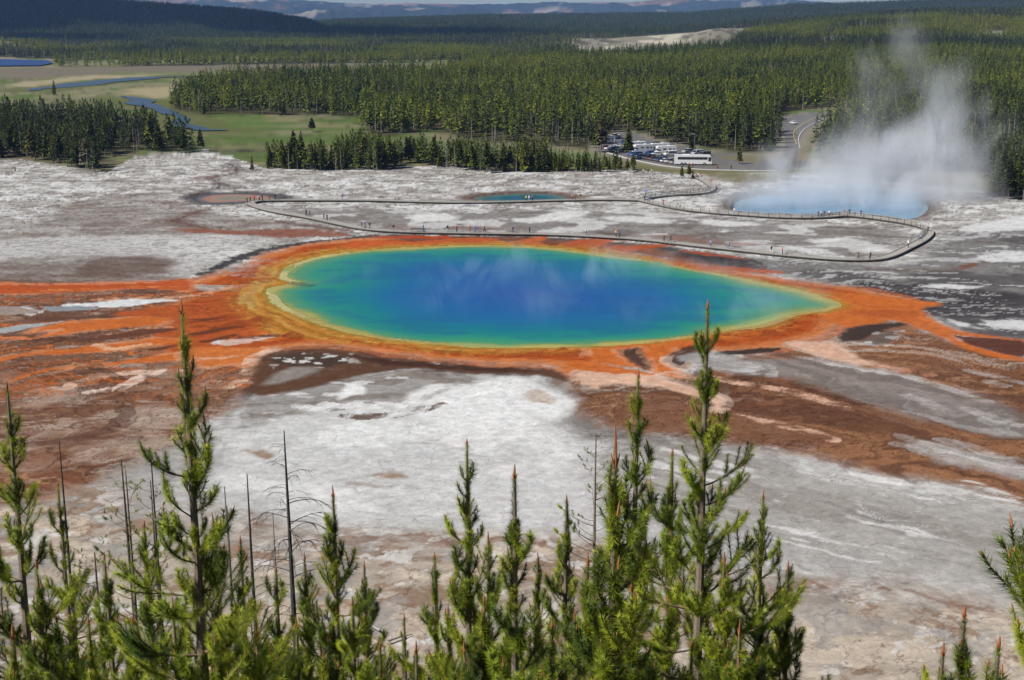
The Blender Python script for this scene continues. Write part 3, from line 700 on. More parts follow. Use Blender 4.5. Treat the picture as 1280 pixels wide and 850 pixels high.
nr, nc = YY.shape
ii = np.arange(nr * nc, dtype=np.int32).reshape(nr, nc)
quads = np.stack([ii[:-1, :-1], ii[:-1, 1:], ii[1:, 1:], ii[1:, :-1]], -1).reshape(-1, 4)
gme = np_mesh('ground', np.stack([gx, gy, gz], 1), quads, [ground_material()], True)
col_attr(gme, gcol)
link('ground', gme, kind='structure')

# ------------------------------------------------------------------ waters
def water_mat(name, rough=.12, spec=.25, ripple=.04, scale=2.5):
    m, nt, b, N, L = new_mat(name)
    at = N.new('ShaderNodeAttribute'); at.attribute_name = 'tone'
    L.new(at.outputs['Color'], b.inputs['Base Color'])
    b.inputs['Roughness'].default_value = rough; b.inputs['Specular IOR Level'].default_value = spec
    b.inputs['IOR'].default_value = 1.33
    no = N.new('ShaderNodeTexNoise'); no.inputs['Scale'].default_value = scale; no.inputs['Detail'].default_value = 4
    tc = N.new('ShaderNodeTexCoord'); L.new(tc.outputs['Object'], no.inputs['Vector'])
    bp = N.new('ShaderNodeBump'); bp.inputs['Distance'].default_value = ripple; bp.inputs['Strength'].default_value = 1
    L.new(no.outputs[0], bp.inputs['Height']); L.new(bp.outputs[0], b.inputs['Normal'])
    return m
def sheet(P, step, z, grow=.5):
    lo = P.min(0) - 1; hi = P.max(0) + 1
    X, Y = np.meshgrid(np.arange(lo[0], hi[0] + step, step), np.arange(lo[1], hi[1] + step, step), indexing='ij')
    x = X.ravel(); y = Y.ravel()
    sd = poly_sd(P, x, y, 60)
    idx = np.arange(x.size).reshape(X.shape)
    q = np.stack([idx[:-1, :-1], idx[1:, :-1], idx[1:, 1:], idx[:-1, 1:]], -1).reshape(-1, 4)
    keep = (sd[q] < grow).any(1); q = q[keep]
    used = np.unique(q); remap = np.zeros(x.size, np.int64); remap[used] = np.arange(len(used))
    return x[used], y[used], sd[used], remap[q], np.full(len(used), z)
def ramp(v, stops):
    xs = [s[0] for s in stops]; cs = np.array([alb(*s[1]) for s in stops])
    return np.stack([np.interp(v, xs, cs[:, k]) for k in range(3)], 1)
x, y, sd, q, z = sheet(POOL, .55, -.08)
cx, cy = G(640, 358)
n = fbm(x, y, 12, 5, 91); nf = fbm(x, y, 3, 4, 92)
t = (x - cx)
core = np.sqrt(((x - G(628, 360)[0]) / 43) ** 2 + ((y - G(640, 362)[1]) / 33) ** 2)
dist = -sd
wide = 1.16 + .22 * ss(G(640, 375)[1], G(640, 345)[1], y) + 1.5 * ss(G(820, 0)[0] if False else G(800, 370)[0], G(1000, 370)[0], x) + .55 * ss(G(520, 370)[0], G(380, 370)[0], x)
near_k = ss(G(640, 360)[1], G(640, 400)[1], y)
d = (dist + (n - .5) * 5 + (nf - .5) * 1.2) / wide
pcol = ramp(d, [(-.5, (186, 176, 96)), (.2, (150, 160, 80)), (.9, (92, 152, 104)), (3.0, (44, 148, 122)), (7, (20, 134, 132)), (11, (16, 122, 146)), (16, (18, 108, 160)), (24, (18, 96, 166)), (36, (22, 80, 162))])
blot = ss(.46, .62, fbm(x * .5, y, 5, 5, 93, .6)) * ss(2, 8, dist) * .45
pcol = pcol * (1 - blot[:, None]) + alb(24, 92, 150) * blot[:, None]
# underwater shelf on the near side and dark roots at the left notch
sh = ss(1.5, -1.5, poly_sd(SG([(545,428),(560,421),(590,419),(640,423),(660,430),(620,433)]), x, y, 8)) * .55
pcol = pcol * (1 - sh[:, None]) + alb(60, 160, 112) * sh[:, None]
shr = ss(1.5, -1.5, poly_sd(SG([(915,412),(940,400),(985,391),(1000,393),(970,404),(945,410)]), x, y, 8)) * .6
pcol = pcol * (1 - shr[:, None]) + alb(176, 196, 120) * shr[:, None]
dr = ss(.6, -.3, line_sd(GP([(366,352),(376,356),(385,357)]), .25, x + (nf - .5) * 3, y + (n - .5) * 3, 6)) * .7
pcol = pcol * (1 - dr[:, None]) + alb(22, 70, 70) * dr[:, None]
me = np_mesh('spring_water', np.stack([x, y, z], 1), q, [water_mat('hot_spring_water', .25, .07, .02)], True); col_attr(me, pcol)
link('spring_water', me, kind='structure')
for P, stops, zz, nm in ((EXC, [(0, (150, 164, 168)), (3, (126, 160, 184)), (12, (112, 156, 188))], -1.2, 'crater_lake_water'),
                     (TURQ, [(-.5, (120, 96, 70)), (.5, (110, 120, 90)), (3, (60, 120, 112)), (7, (14, 92, 112))], -.35, 'turquoise_pool_water'),
                     (OPAL, [(-1, (70, 64, 66)), (1.5, (90, 70, 62)), (3.0, (176, 124, 84)), (6, (186, 134, 90)), (9, (150, 140, 96))], -.12, 'orange_pool_water')):
    x, y, sd, q, z = sheet(P, .9, zz)
    v = -sd + (fbm(x, y, 8, 4, 94) - .5) * 4
    me = np_mesh(nm, np.stack([x, y, z], 1), q, [water_mat(nm, .2, .3)], True); col_attr(me, ramp(v, stops))
    link(nm, me, kind='structure')
def resample(P, step):
    seg = np.linalg.norm(np.diff(P, axis=0), axis=1); s = np.concatenate([[0], np.cumsum(seg)])
    u = np.linspace(0, s[-1], max(2, int(s[-1] / step) + 1))
    return np.stack([np.interp(u, s, P[:, 0]), np.interp(u, s, P[:, 1])], 1), u, s[-1]
def ribbon(P, w, z):
    V = []; Q = []
    w = np.interp(np.linspace(0, 1, len(P)), np.linspace(0, 1, len(w)), w)
    for i, p in enumerate(P):
        d = P[min(i + 1, len(P) - 1)] - P[max(i - 1, 0)]; d = d / (np.linalg.norm(d) + 1e-9)
        nrm = np.array([-d[1], d[0]])
        V += [(*(p + nrm * w[i]), z), (*(p - nrm * w[i]), z)]
        if i: Q.append((2 * i - 2, 2 * i - 1, 2 * i + 1, 2 * i))
    return V, Q
riv = water_mat('river_water', .3, .2, .05, .6)
for nm, P, w in (('river', RIVER, [2, 6, 10, 16, 12, 16, 14, 5, 3]), ('river', RIVER2, [2, 6, 8, 5, 4, 5, 2, 4, 6, 2])):
    P = resample(P, 9)[0]; w = np.interp(np.linspace(0, 1, len(P)), np.linspace(0, 1, len(w)), w) * (.7 + .7 * fbm(P[:, 0], P[:, 1], 30, 3, 98))
    P = P + np.stack([(fbm(P[:, 0], P[:, 1], 40, 3, 99) - .5) * 16, (fbm(P[:, 0], P[:, 1], 40, 3, 100) - .5) * 22], 1)
    V, Q = ribbon(P, w, .45)
    me = np_mesh('river', V, Q, [riv]); col_attr(me, np.tile(alb(70, 88, 106), (len(V), 1)))
    link(nm, me, kind='structure')
V = [(*p, 1.2) for p in LAKE]
me = bpy.data.meshes.new('lake'); me.from_pydata(V, [], [list(range(len(V)))]); me.materials.append(riv)
col_attr(me, np.tile(alb(28, 60, 128), (len(V), 1)))
link('lake', me, kind='structure')

# ------------------------------------------------------------------ generic mesh kit
class MB:
    def __init__(s): s.v = []; s.f = []; s.m = []
    def box(s, c, d, mi=0, rz=0, taper=1.0):
        b = len(s.v); cr, sr = math.cos(rz), math.sin(rz)
        for k in (-1, 1):
            tp = taper if k > 0 else 1
            for i, j in ((-1, -1), (1, -1), (1, 1), (-1, 1)):
                px, py = i * d[0] / 2 * tp, j * d[1] / 2 * tp
                s.v.append((c[0] + px * cr - py * sr, c[1] + px * sr + py * cr, c[2] + k * d[2] / 2))
        for q in ((3, 2, 1, 0), (4, 5, 6, 7), (0, 1, 5, 4), (1, 2, 6, 5), (2, 3, 7, 6), (3, 0, 4, 7)):
            s.f.append(tuple(b + i for i in q)); s.m.append(mi)
    def tube(s, pts, rad, mi=0, n=6, cap=True):
        pts = [Vector(p) for p in pts]; b = len(s.v)
        up0 = Vector((0.31, 0.95, 0.05))
        for i, p in enumerate(pts):
            d = (pts[min(i + 1, len(pts) - 1)] - pts[max(i - 1, 0)]).normalized()
            a = d.cross(up0);  a = a.normalized() if a.length > 1e-3 else Vector((1, 0, 0)); c = d.cross(a)
            r = rad[i] if hasattr(rad, '__len__') else rad
            for k in range(n):
                t = 2 * PI * k / n; s.v.append(tuple(p + a * (math.cos(t) * r) + c * (math.sin(t) * r)))
        for i in range(len(pts) - 1):
            for k in range(n):
                s.f.append((b + i * n + k, b + i * n + (k + 1) % n, b + (i + 1) * n + (k + 1) % n, b + (i + 1) * n + k)); s.m.append(mi)
        if cap:
            s.f.append(tuple(b + k for k in reversed(range(n)))); s.m.append(mi)
            s.f.append(tuple(b + (len(pts) - 1) * n + k for k in range(n))); s.m.append(mi)
    def tri(s, a, b, c, mi=0):
        i = len(s.v); s.v += [tuple(a), tuple(b), tuple(c)]; s.f.append((i, i + 1, i + 2)); s.m.append(mi)
    def prism(s, prof, x0, x1, mi=0):
        """profile in (y,z) pushed along x"""
        b = len(s.v); n = len(prof)
        s.v += [(x0, p[0], p[1]) for p in prof] + [(x1, p[0], p[1]) for p in prof]
        s.f.append(tuple(b + i for i in range(n))); s.m.append(mi)
        s.f.append(tuple(b + n + i for i in reversed(range(n)))); s.m.append(mi)
        for i in range(n):
            j = (i + 1) % n
            s.f.append((b + i, b + n + i, b + n + j, b + j)); s.m.append(mi)
    def mesh(s, name, mats, smooth=False):
        me = bpy.data.meshes.new(name); me.from_pydata(s.v, [], s.f)
        for m in mats: me.materials.append(m)
        me.polygons.foreach_set('material_index', np.array(s.m, np.int32))
        me.polygons.foreach_set('use_smooth', np.full(len(s.f), smooth))
        me.update(); return me
def empty(name, loc, rz=0, **props):
    o = bpy.data.objects.new(name, None); o.empty_display_size = .3
    C.objects.link(o); o.location = loc; o.rotation_euler = (0, 0, rz)
    for k, v in props.items(): o[k] = v
    return o
def tz(x, y): return float(terrain(np.array([x], float), np.array([y], float))[0])

# ------------------------------------------------------------------ boardwalks
wood = plain('weathered_boardwalk_planks', (.30, .285, .26), .85, var=.3, scale=3)
wood_dark = plain('shaded_timber_stringers', (.12, .105, .09), .9, var=.2)
def offset_line(P, o):
    out = []
    for i, p in enumerate(P):
        d = P[min(i + 1, len(P) - 1)] - P[max(i - 1, 0)]; d = d / (np.linalg.norm(d) + 1e-9)
        out.append(p + np.array([-d[1], d[0]]) * o)
    return np.array(out)
ZD = .50
def strip(mb, P, w, z0, z1, mi=0):
    A = offset_line(P, w / 2); B = offset_line(P, -w / 2)
    b = len(mb.v)
    for a, c in zip(A, B):
        mb.v += [(*a, z0), (*c, z0), (*c, z1), (*a, z1)]
    for i in range(len(P) - 1):
        k = b + 4 * i
        for q in ((0, 1, 5, 4), (1, 2, 6, 5), (2, 3, 7, 6), (3, 0, 4, 7)):
            mb.f.append(tuple(k + j for j in q)); mb.m.append(mi)
    mb.f.append((b, b + 3, b + 2, b + 1)); mb.m.append(mi)
    e = b + 4 * (len(P) - 1); mb.f.append((e, e + 1, e + 2, e + 3)); mb.m.append(mi)
def boardwalk(line, label, cat_group, rail=None, width=2.3, zoff=0):
    P0 = smooth_open(GP(line), 2)
    P, u, Ltot = resample(P0, .9)
    root = empty('boardwalk', (0, 0, 0), label=label, category='boardwalk', group='boardwalks around the hot springs')
    # deck of cross planks with open joints
    planks = MB()
    Pp, uu, _ = resample(P0, .30)
    for i in range(len(Pp) - 1):
        c = (Pp[i] + Pp[i + 1]) / 2; d = Pp[i + 1] - Pp[i]
        planks.box((c[0], c[1], ZD + zoff + random.uniform(-.006, .006)), (.275, width + random.uniform(-.04, .04), .05), 0, math.atan2(d[1], d[0]))
    o = link('deck_planks', planks.mesh('deck_planks', [wood]), root, kind='stuff')
    st = MB()
    for s_ in (-1, 1): strip(st, offset_line(P, s_ * (width / 2 - .25)), .12, ZD - .30 + zoff, ZD - .03 + zoff)
    link('stringer', st.mesh('stringer', [wood_dark]), root)
    ps = MB()
    for i in range(1, len(P), 3):
        for s_ in (-1, 1):
            q = offset_line(P, s_ * (width / 2 - .25))[i] if False else None
        d = P[min(i + 1, len(P) - 1)] - P[i - 1]; d /= np.linalg.norm(d) + 1e-9
        for s_ in (-1, 1):
            c = P[i] + np.array([-d[1], d[0]]) * s_ * (width / 2 - .25)
            ps.box((c[0], c[1], (ZD - .3) / 2 - .2), (.2, .2, ZD - .3 + .5), 0, math.atan2(d[1], d[0]))
    link('support_posts', ps.mesh('support_posts', [wood_dark]), root, kind='stuff')
    kb = MB()
    for s_ in (-1, 1): strip(kb, offset_line(P, s_ * (width / 2 - .09)), .1, ZD + .09 + zoff, ZD + .18 + zoff)
    link('edge_rail', kb.mesh('edge_rail', [wood]), root)
    if rail:
        a, b_, sides = rail
        i0 = int(a * (len(P) - 1)); i1 = int(b_ * (len(P) - 1))
        R = P[i0:i1 + 1]
        for s_ in sides:
            E = offset_line(R, s_ * (width / 2 + .02))
            rl = MB(); strip(rl, E, .14, ZD + 1.06, ZD + 1.15); strip(rl, E, .09, ZD + .55, ZD + .63)
            link('handrail', rl.mesh('handrail', [wood]), root)
            rp = MB()
            for i in range(0, len(E), 3): rp.box((*E[i], ZD + .5), (.13, .13, 1.1))
            link('rail_posts', rp.mesh('rail_posts', [wood_dark]), root, kind='stuff')
    return P
near_line = boardwalk(WALK_NEAR, 'long looping plank boardwalk between the rainbow spring and the steaming crater', '', rail=(.66, .985, (1,)))
back_line = boardwalk(WALK_BACK, 'low plank boardwalk passing in front of the small turquoise pool', '', zoff=.004)
lot_line = boardwalk(WALK_LOT, 'railed plank boardwalk zigzagging down from the parking lot', '', rail=(.05, .62, (1, -1)), zoff=.008)

# ------------------------------------------------------------------ people
skin = plain('skin', (.42, .26, .18), .6, var=.05); hair = plain('brown_hair', (.05, .035, .02), .7, var=.1)
CLOTH = {'black': (.015, .015, .018), 'dark grey': (.06, .06, .065), 'navy': (.02, .03, .09), 'blue': (.05, .12, .45), 'light blue': (.22, .36, .62), 'white': (.75, .75, .75),
         'red': (.55, .03, .03), 'pink': (.65, .25, .3), 'yellow': (.7, .5, .05), 'orange': (.6, .22, .04), 'tan': (.4, .3, .2), 'purple': (.18, .05, .3), 'green': (.06, .2, .06), 'brown': (.12, .07, .04), 'denim': (.08, .13, .25)}
CM = {k: plain(k.replace(' ', '_') + '_cloth', v, .85, var=.08) for k, v in CLOTH.items()}
_pc = {}
def person_mesh(pose, top, leg):
    key = (pose, top, leg)
    if key in _pc: return _pc[key]
    rnd = random.Random(hash(pose) % 100)
    st = {'stand': (.09, .09, 0), 'walk': (.30, -.28, .03), 'look': (.12, .04, .02)}[pose]
    # one continuous surface: skeleton of joints grown with a skin modifier
    arm = {'stand': ((.0, .0), (.0, .0)), 'walk': ((-.18, .10), (.2, .12)), 'look': ((.12, .34), (.10, .3))}[pose]
    J = {'pel': (0, 0, .95, .15), 'wai': (0, 0, 1.10, .135), 'che': (0, .01, 1.33, .165), 'nek': (0, .01, 1.50, .062), 'hd0': (0, .02, 1.60, .095), 'hd1': (0, .02, 1.70, .085)}
    E = [('pel', 'wai'), ('wai', 'che'), ('che', 'nek'), ('nek', 'hd0'), ('hd0', 'hd1')]
    for k, sx in enumerate((-1, 1)):
        fy = st[k]
        J[f'hip{k}'] = (sx * .10, 0, .88, .105); J[f'kn{k}'] = (sx * .11, fy * .55 + .03, .50, .07); J[f'an{k}'] = (sx * .11, fy, .09, .048); J[f'to{k}'] = (sx * .12, fy + .17, .05, .04)
        E += [('pel', f'hip{k}'), (f'hip{k}', f'kn{k}'), (f'kn{k}', f'an{k}'), (f'an{k}', f'to{k}')]
        a0, a1 = arm[k]
        J[f'sh{k}'] = (sx * .20, 0, 1.43, .07); J[f'el{k}'] = (sx * .27, a0, 1.15, .05)
        J[f'wr{k}'] = (sx * .26, a0 + a1, .93 + abs(a1) * .8, .036); J[f'ha{k}'] = (sx * .26, a0 + a1 * 1.3, .84 + abs(a1) * .9, .032)
        E += [('che', f'sh{k}'), (f'sh{k}', f'el{k}'), (f'el{k}', f'wr{k}'), (f'wr{k}', f'ha{k}')]
    names = list(J); me = bpy.data.meshes.new('person')
    me.from_pydata([J[n][:3] for n in names], [(names.index(a), names.index(b)) for a, b in E], [])
    ob = bpy.data.objects.new('person_tmp', me); C.objects.link(ob)
    md = ob.modifiers.new('skin', 'SKIN')
    for i, n in enumerate(names):
        r = J[n][3]; d = me.skin_vertices[0].data[i]; d.radius = (r * 1.0, r * (.72 if n in ('pel', 'wai', 'che') else 1)); d.use_root = (n == 'pel')
    sb = ob.modifiers.new('sub', 'SUBSURF'); sb.levels = 1; sb.render_levels = 1
    dg = bpy.context.evaluated_depsgraph_get(); dg.update()
    m2 = bpy.data.meshes.new_from_object(ob.evaluated_get(dg))
    bpy.data.objects.remove(ob)
    m2.materials.clear()
    for m in (skin, CM[top], CM[leg], hair): m2.materials.append(m)
    shirt = 1
    for p in m2.polygons:
        c = p.center; p.use_smooth = True
        if c.z > 1.53: p.material_index = 3 if (c.z > 1.70 or c.y < .0) else 0
        elif c.z > 1.49: p.material_index = 0
        elif abs(c.x) > .2 and c.z < (1.12 if top not in ('black', 'navy') else .93) and c.z > .7: p.material_index = 0
        elif c.z > .93: p.material_index = 1
        elif c.z < .1: p.material_index = 3
        else: p.material_index = 2
    _pc[key] = m2
    return m2
def where(P, u):
    pass
# (u, v of the feet, top, trousers, pose, where it stands)
PEOPLE = [
 (309,256,'black','dark grey','stand','the sharp left bend of the boardwalk, at the outer end of the group'),
 (313,255.5,'dark grey','denim','look','the sharp left bend of the boardwalk, next to the red jacket'),
 (318,254.5,'red','dark grey','look','the sharp left bend of the boardwalk, before the orange pool'),
 (322,254,'white','tan','stand','the sharp left bend of the boardwalk, between red and pink tops'),
 (325,253.5,'pink','black','look','the sharp left bend of the boardwalk, between white and black tops'),
 (328,253,'black','black','stand','the boardwalk before the orange pool, right of the pink top'),
 (337,252.5,'brown','dark grey','walk','the boardwalk at the right end of the orange pool'),
 (344,252,'navy','black','walk','the back boardwalk just past the orange pool'),
 (383,272.5,'dark grey','black','walk','the near boardwalk below the orange pool, front of a pair'),
 (387.5,273.3,'brown','denim','walk','the near boardwalk below the orange pool, rear of a pair'),
 (405,277.5,'black','dark grey','walk','the near boardwalk, first of the pair in black'),
 (409,278.5,'black','black','walk','the near boardwalk, second of the pair in black'),
 (428,252,'purple','denim','walk','the back boardwalk, alone left of the turquoise pool'),
 (452,287.5,'navy','denim','stand','the near boardwalk above the orange shore, beside a purple top'),
 (456.5,288,'purple','black','walk','the near boardwalk above the orange shore'),
 (462,289,'brown','tan','stand','the near boardwalk above the orange shore, last of three'),
 (492,291.5,'black','tan','walk','the near boardwalk, striding alone left of the bench'),
 (529,292.5,'light blue','denim','look','the near boardwalk at the right end of the bench'),
 (559.5,292.8,'black','white','stand','the near boardwalk, alone right of the bench'),
 (571,293,'red','black','look','the near boardwalk, bending beside a black and white figure'),
 (587,293.3,'pink','tan','stand','the near boardwalk, shortly left of a blue top'),
 (594.7,293.3,'blue','denim','stand','the near boardwalk above the yellow rim of the spring'),
 (605.6,293.8,'dark grey','black','walk','the near boardwalk, right of a blue top'),
 (641,294,'purple','denim','walk','the near boardwalk above the middle of the spring'),
 (662,294.3,'dark grey','black','walk','the near boardwalk above the middle of the spring, alone'),
 (732.7,296.8,'white','denim','look','the near boardwalk above the blue steam, white top'),
 (770,299,'yellow','dark grey','walk','the near boardwalk beside a blue jacket'),
 (774,299.5,'blue','black','walk','the near boardwalk beside a yellow jacket'),
 (830,304.8,'brown','dark grey','look','the near boardwalk, low beside a grey walker'),
 (838,305.8,'dark grey','denim','walk','the near boardwalk where it starts to descend right'),
 (888,311.5,'light blue','denim','stand','the near boardwalk right of the spring, taller of two in blue'),
 (911,314,'light blue','denim','walk','the near boardwalk right of the spring, second in blue'),
 (964,319.5,'navy','white','walk','the near boardwalk, left of a red shirt'),
 (977.5,321,'red','black','stand','the near boardwalk above the green end of the spring'),
 (1072.6,327.2,'brown','dark grey','walk','the right loop of the boardwalk, left of a figure in black'),
 (1087.6,327.2,'black','black','stand','the right loop of the boardwalk at its lowest point'),
 (1135,312.3,'white','dark grey','walk','the right loop of the boardwalk where it climbs'),
 (1150.6,304.3,'light blue','dark grey','walk','the right loop of the boardwalk near the tight bend'),
 (1155,290.5,'pink','black','stand','the tight right bend of the boardwalk, beside a white top'),
 (1160,291,'white','black','stand','the tight right bend of the boardwalk, beside a pink top'),
 (1024,274.6,'dark grey','black','look','the railed viewpoint before the steaming crater, leftmost'),
 (1027,274.6,'white','denim','look','the railed viewpoint before the steaming crater, left pair'),
 (1031,274.3,'navy','denim','look','the railed viewpoint before the steaming crater, middle of the group'),
 (1036.5,274,'white','dark grey','look','the railed viewpoint before the steaming crater, right end of the group'),
 (1055,271.6,'orange','tan','look','the top of the railed viewpoint before the steaming crater'),
 (1061.5,271.8,'navy','black','look','the top of the railed viewpoint, beside an orange top'),
 (1076,273,'navy','black','look','the railed viewpoint, alone at its right side'),
 (657.6,254,'yellow','black','stand','the back boardwalk before the turquoise pool, left of three'),
 (661.2,254,'white','light blue','stand','the back boardwalk before the turquoise pool, middle of three'),
 (666,254,'pink','black','stand','the back boardwalk before the turquoise pool, right of three'),
 (716,252.3,'tan','dark grey','look','the back boardwalk right of the turquoise pool, left of three'),
 (720,252.3,'brown','black','stand','the back boardwalk right of the turquoise pool, middle of three'),
 (725,252.3,'dark grey','tan','look','the back boardwalk right of the turquoise pool, right of three'),
 (805,255,'dark grey','black','stand','the boardwalk junction, beside a blue jacket'),
 (810,256,'blue','denim','look','the boardwalk junction below the blue umbrella'),
 (828.4,260,'red','black','walk','the railed boardwalk just past the junction'),
 (850.6,264,'white','dark grey','walk','the railed boardwalk before the crater, white shirt'),
 (897,269.5,'tan','brown','stand','the railed boardwalk before the left edge of the crater'),
 (918,270.5,'white','light blue','stand','the railed boardwalk before the blue crater water'),
 (807,249.5,'navy','dark grey','stand','the zigzag boardwalk under a blue umbrella'),
 (872.5,224.5,'white','dark grey','walk','the top of the zigzag boardwalk, first coming down'),
 (877,227,'red','white','walk','the top of the zigzag boardwalk, second coming down'),
 (871,222.8,'pink','black','walk','the very top of the zigzag boardwalk'),
 (888,233,'red','tan','walk','the outer bend of the zigzag boardwalk'),
]
GROUND_PEOPLE = [(804,217,'white','dark grey','walk','the grass slope below the parking lot, left of three'),
 (810,217,'black','black','walk','the grass slope below the parking lot, middle of three'),
 (814.6,217,'white','black','walk','the grass slope below the parking lot, right of three'),
 (861,209.5,'red','dark grey','stand','the kerb before the white coach, left'),
 (866,210,'red','black','look','the kerb before the white coach, right'),
 (897,211.5,'red','black','look','the roadside right of the coach'),
 (914,212.5,'black','black','stand','the roadside far right of the coach')]
ppl = 0
for k, (u, v, top, leg, pose, wh) in enumerate(PEOPLE + GROUND_PEOPLE):
    x, y = G(u, v); z = 0
    if k < len(PEOPLE):
        allP = np.vstack([near_line, back_line, lot_line])
        i = int(np.argmin(((allP - (x, y)) * (1.0, .35)) .__pow__(2).sum(1)))
        q = allP[i]; d = np.array([x, y]) - q
        L_ = np.linalg.norm(d)
        if L_ > .7: x, y = q + d / L_ * .7
        z = ZD + .033
    else: z = tz(x, y)
    rz = random.uniform(0, 6.28)
    if pose == 'look': rz = random.uniform(-.5, .5) + (PI if v > 280 else 0)
    o = link('person', person_mesh(pose, top, leg), None, (x, y, z), (0, 0, rz), random.uniform(.97, 1.08))
    o['category'] = 'person'; o['group'] = 'visitors on the boardwalks' if k < len(PEOPLE) else 'visitors near the parking lot'
    o['label'] = ' '.join((f'person in a {top} top and {leg} trousers on ' + wh).split()[:16])
# umbrella
um = MB(); x, y = G(807, 249.5)
um.tube([(0, 0, -.85), (0, 0, .18)], .015, 1)
for k in range(8):
    a0, a1 = 2 * PI * k / 8, 2 * PI * (k + 1) / 8
    p = lambda a, r, z: (r * math.cos(a), r * math.sin(a), z)
    um.tri(p(a0, .42, .08), p(a1, .42, .08), (0, 0, .16)); um.tri(p(a0, .42, .08), p(a0, .62, -.08), p(a1, .62, -.08)); um.tri(p(a0, .42, .08), p(a1, .62, -.08), p(a1, .42, .08))
link('umbrella', um.mesh('umbrella', [CM['blue'], CM['black']]), None, (x, y, ZD + 2.05), label='bright blue open umbrella held above a visitor at the boardwalk junction', category='umbrella')
# bench on the near boardwalk
bx_, by_ = G(522, 292.3)
bench = empty('bench', (bx_, by_, ZD + .03), .02, label='long dark wooden bench with back rest standing on the near boardwalk', category='bench')
for k in range(3):
    s_ = MB(); s_.box((0, -.16 + k * .16, .45), (3.6, .13, .05)); link('seat_slat', s_.mesh('seat_slat', [wood_dark]), bench)
for k in range(2):
    s_ = MB(); s_.box((0, .28, .62 + k * .18), (3.6, .05, .13)); link('back_slat', s_.mesh('back_slat', [wood_dark]), bench)
for sx in (-1.6, 0, 1.6):
    s_ = MB(); s_.box((sx, 0, .21), (.1, .42, .42)); s_.box((sx, .26, .62), (.09, .06, .42)); link('leg', s_.mesh('leg', [wood_dark]), bench)

# ------------------------------------------------------------------ vehicles
glass = plain('tinted_vehicle_glass', (.015, .02, .025), .08, var=.02, spec=.8)
tyre = plain('tyre_rubber', (.02, .02, .02), .8); rimm = plain('alloy_rim', (.5, .5, .5), .35, .8)
lampm = plain('lamp_lens', (.7, .68, .6), .2); tail = plain('tail_lamp_lens', (.4, .02, .02), .3)
def paint(name, rgb): return plain(name, rgb, .28, .1, var=.04, spec=.6)
PAINT = {'white': paint('white_paint', (.75, .75, .75)), 'silver': paint('silver_paint', (.42, .43, .45)), 'black': paint('black_paint', (.02, .02, .022)), 'dark blue': paint('dark_blue_paint', (.03, .06, .18)),
         'blue': paint('blue_paint', (.06, .15, .4)), 'red': paint('red_paint', (.5, .03, .02)), 'maroon': paint('maroon_paint', (.16, .02, .03)), 'grey': paint('grey_paint', (.14, .145, .15)), 'green': paint('green_paint', (.04, .12, .07)), 'tan': paint('tan_paint', (.38, .32, .22))}
_vm = {}
def wheel_mesh():
    if 'wheel' not in _vm:
        m = MB(); m.tube([(-.11, 0, 0), (.11, 0, 0)], .34, 0, 14); m.tube([(-.125, 0, 0), (.125, 0, 0)], .2, 1, 10); _vm['wheel'] = m.mesh('wheel', [tyre, rimm])
    return _vm['wheel']
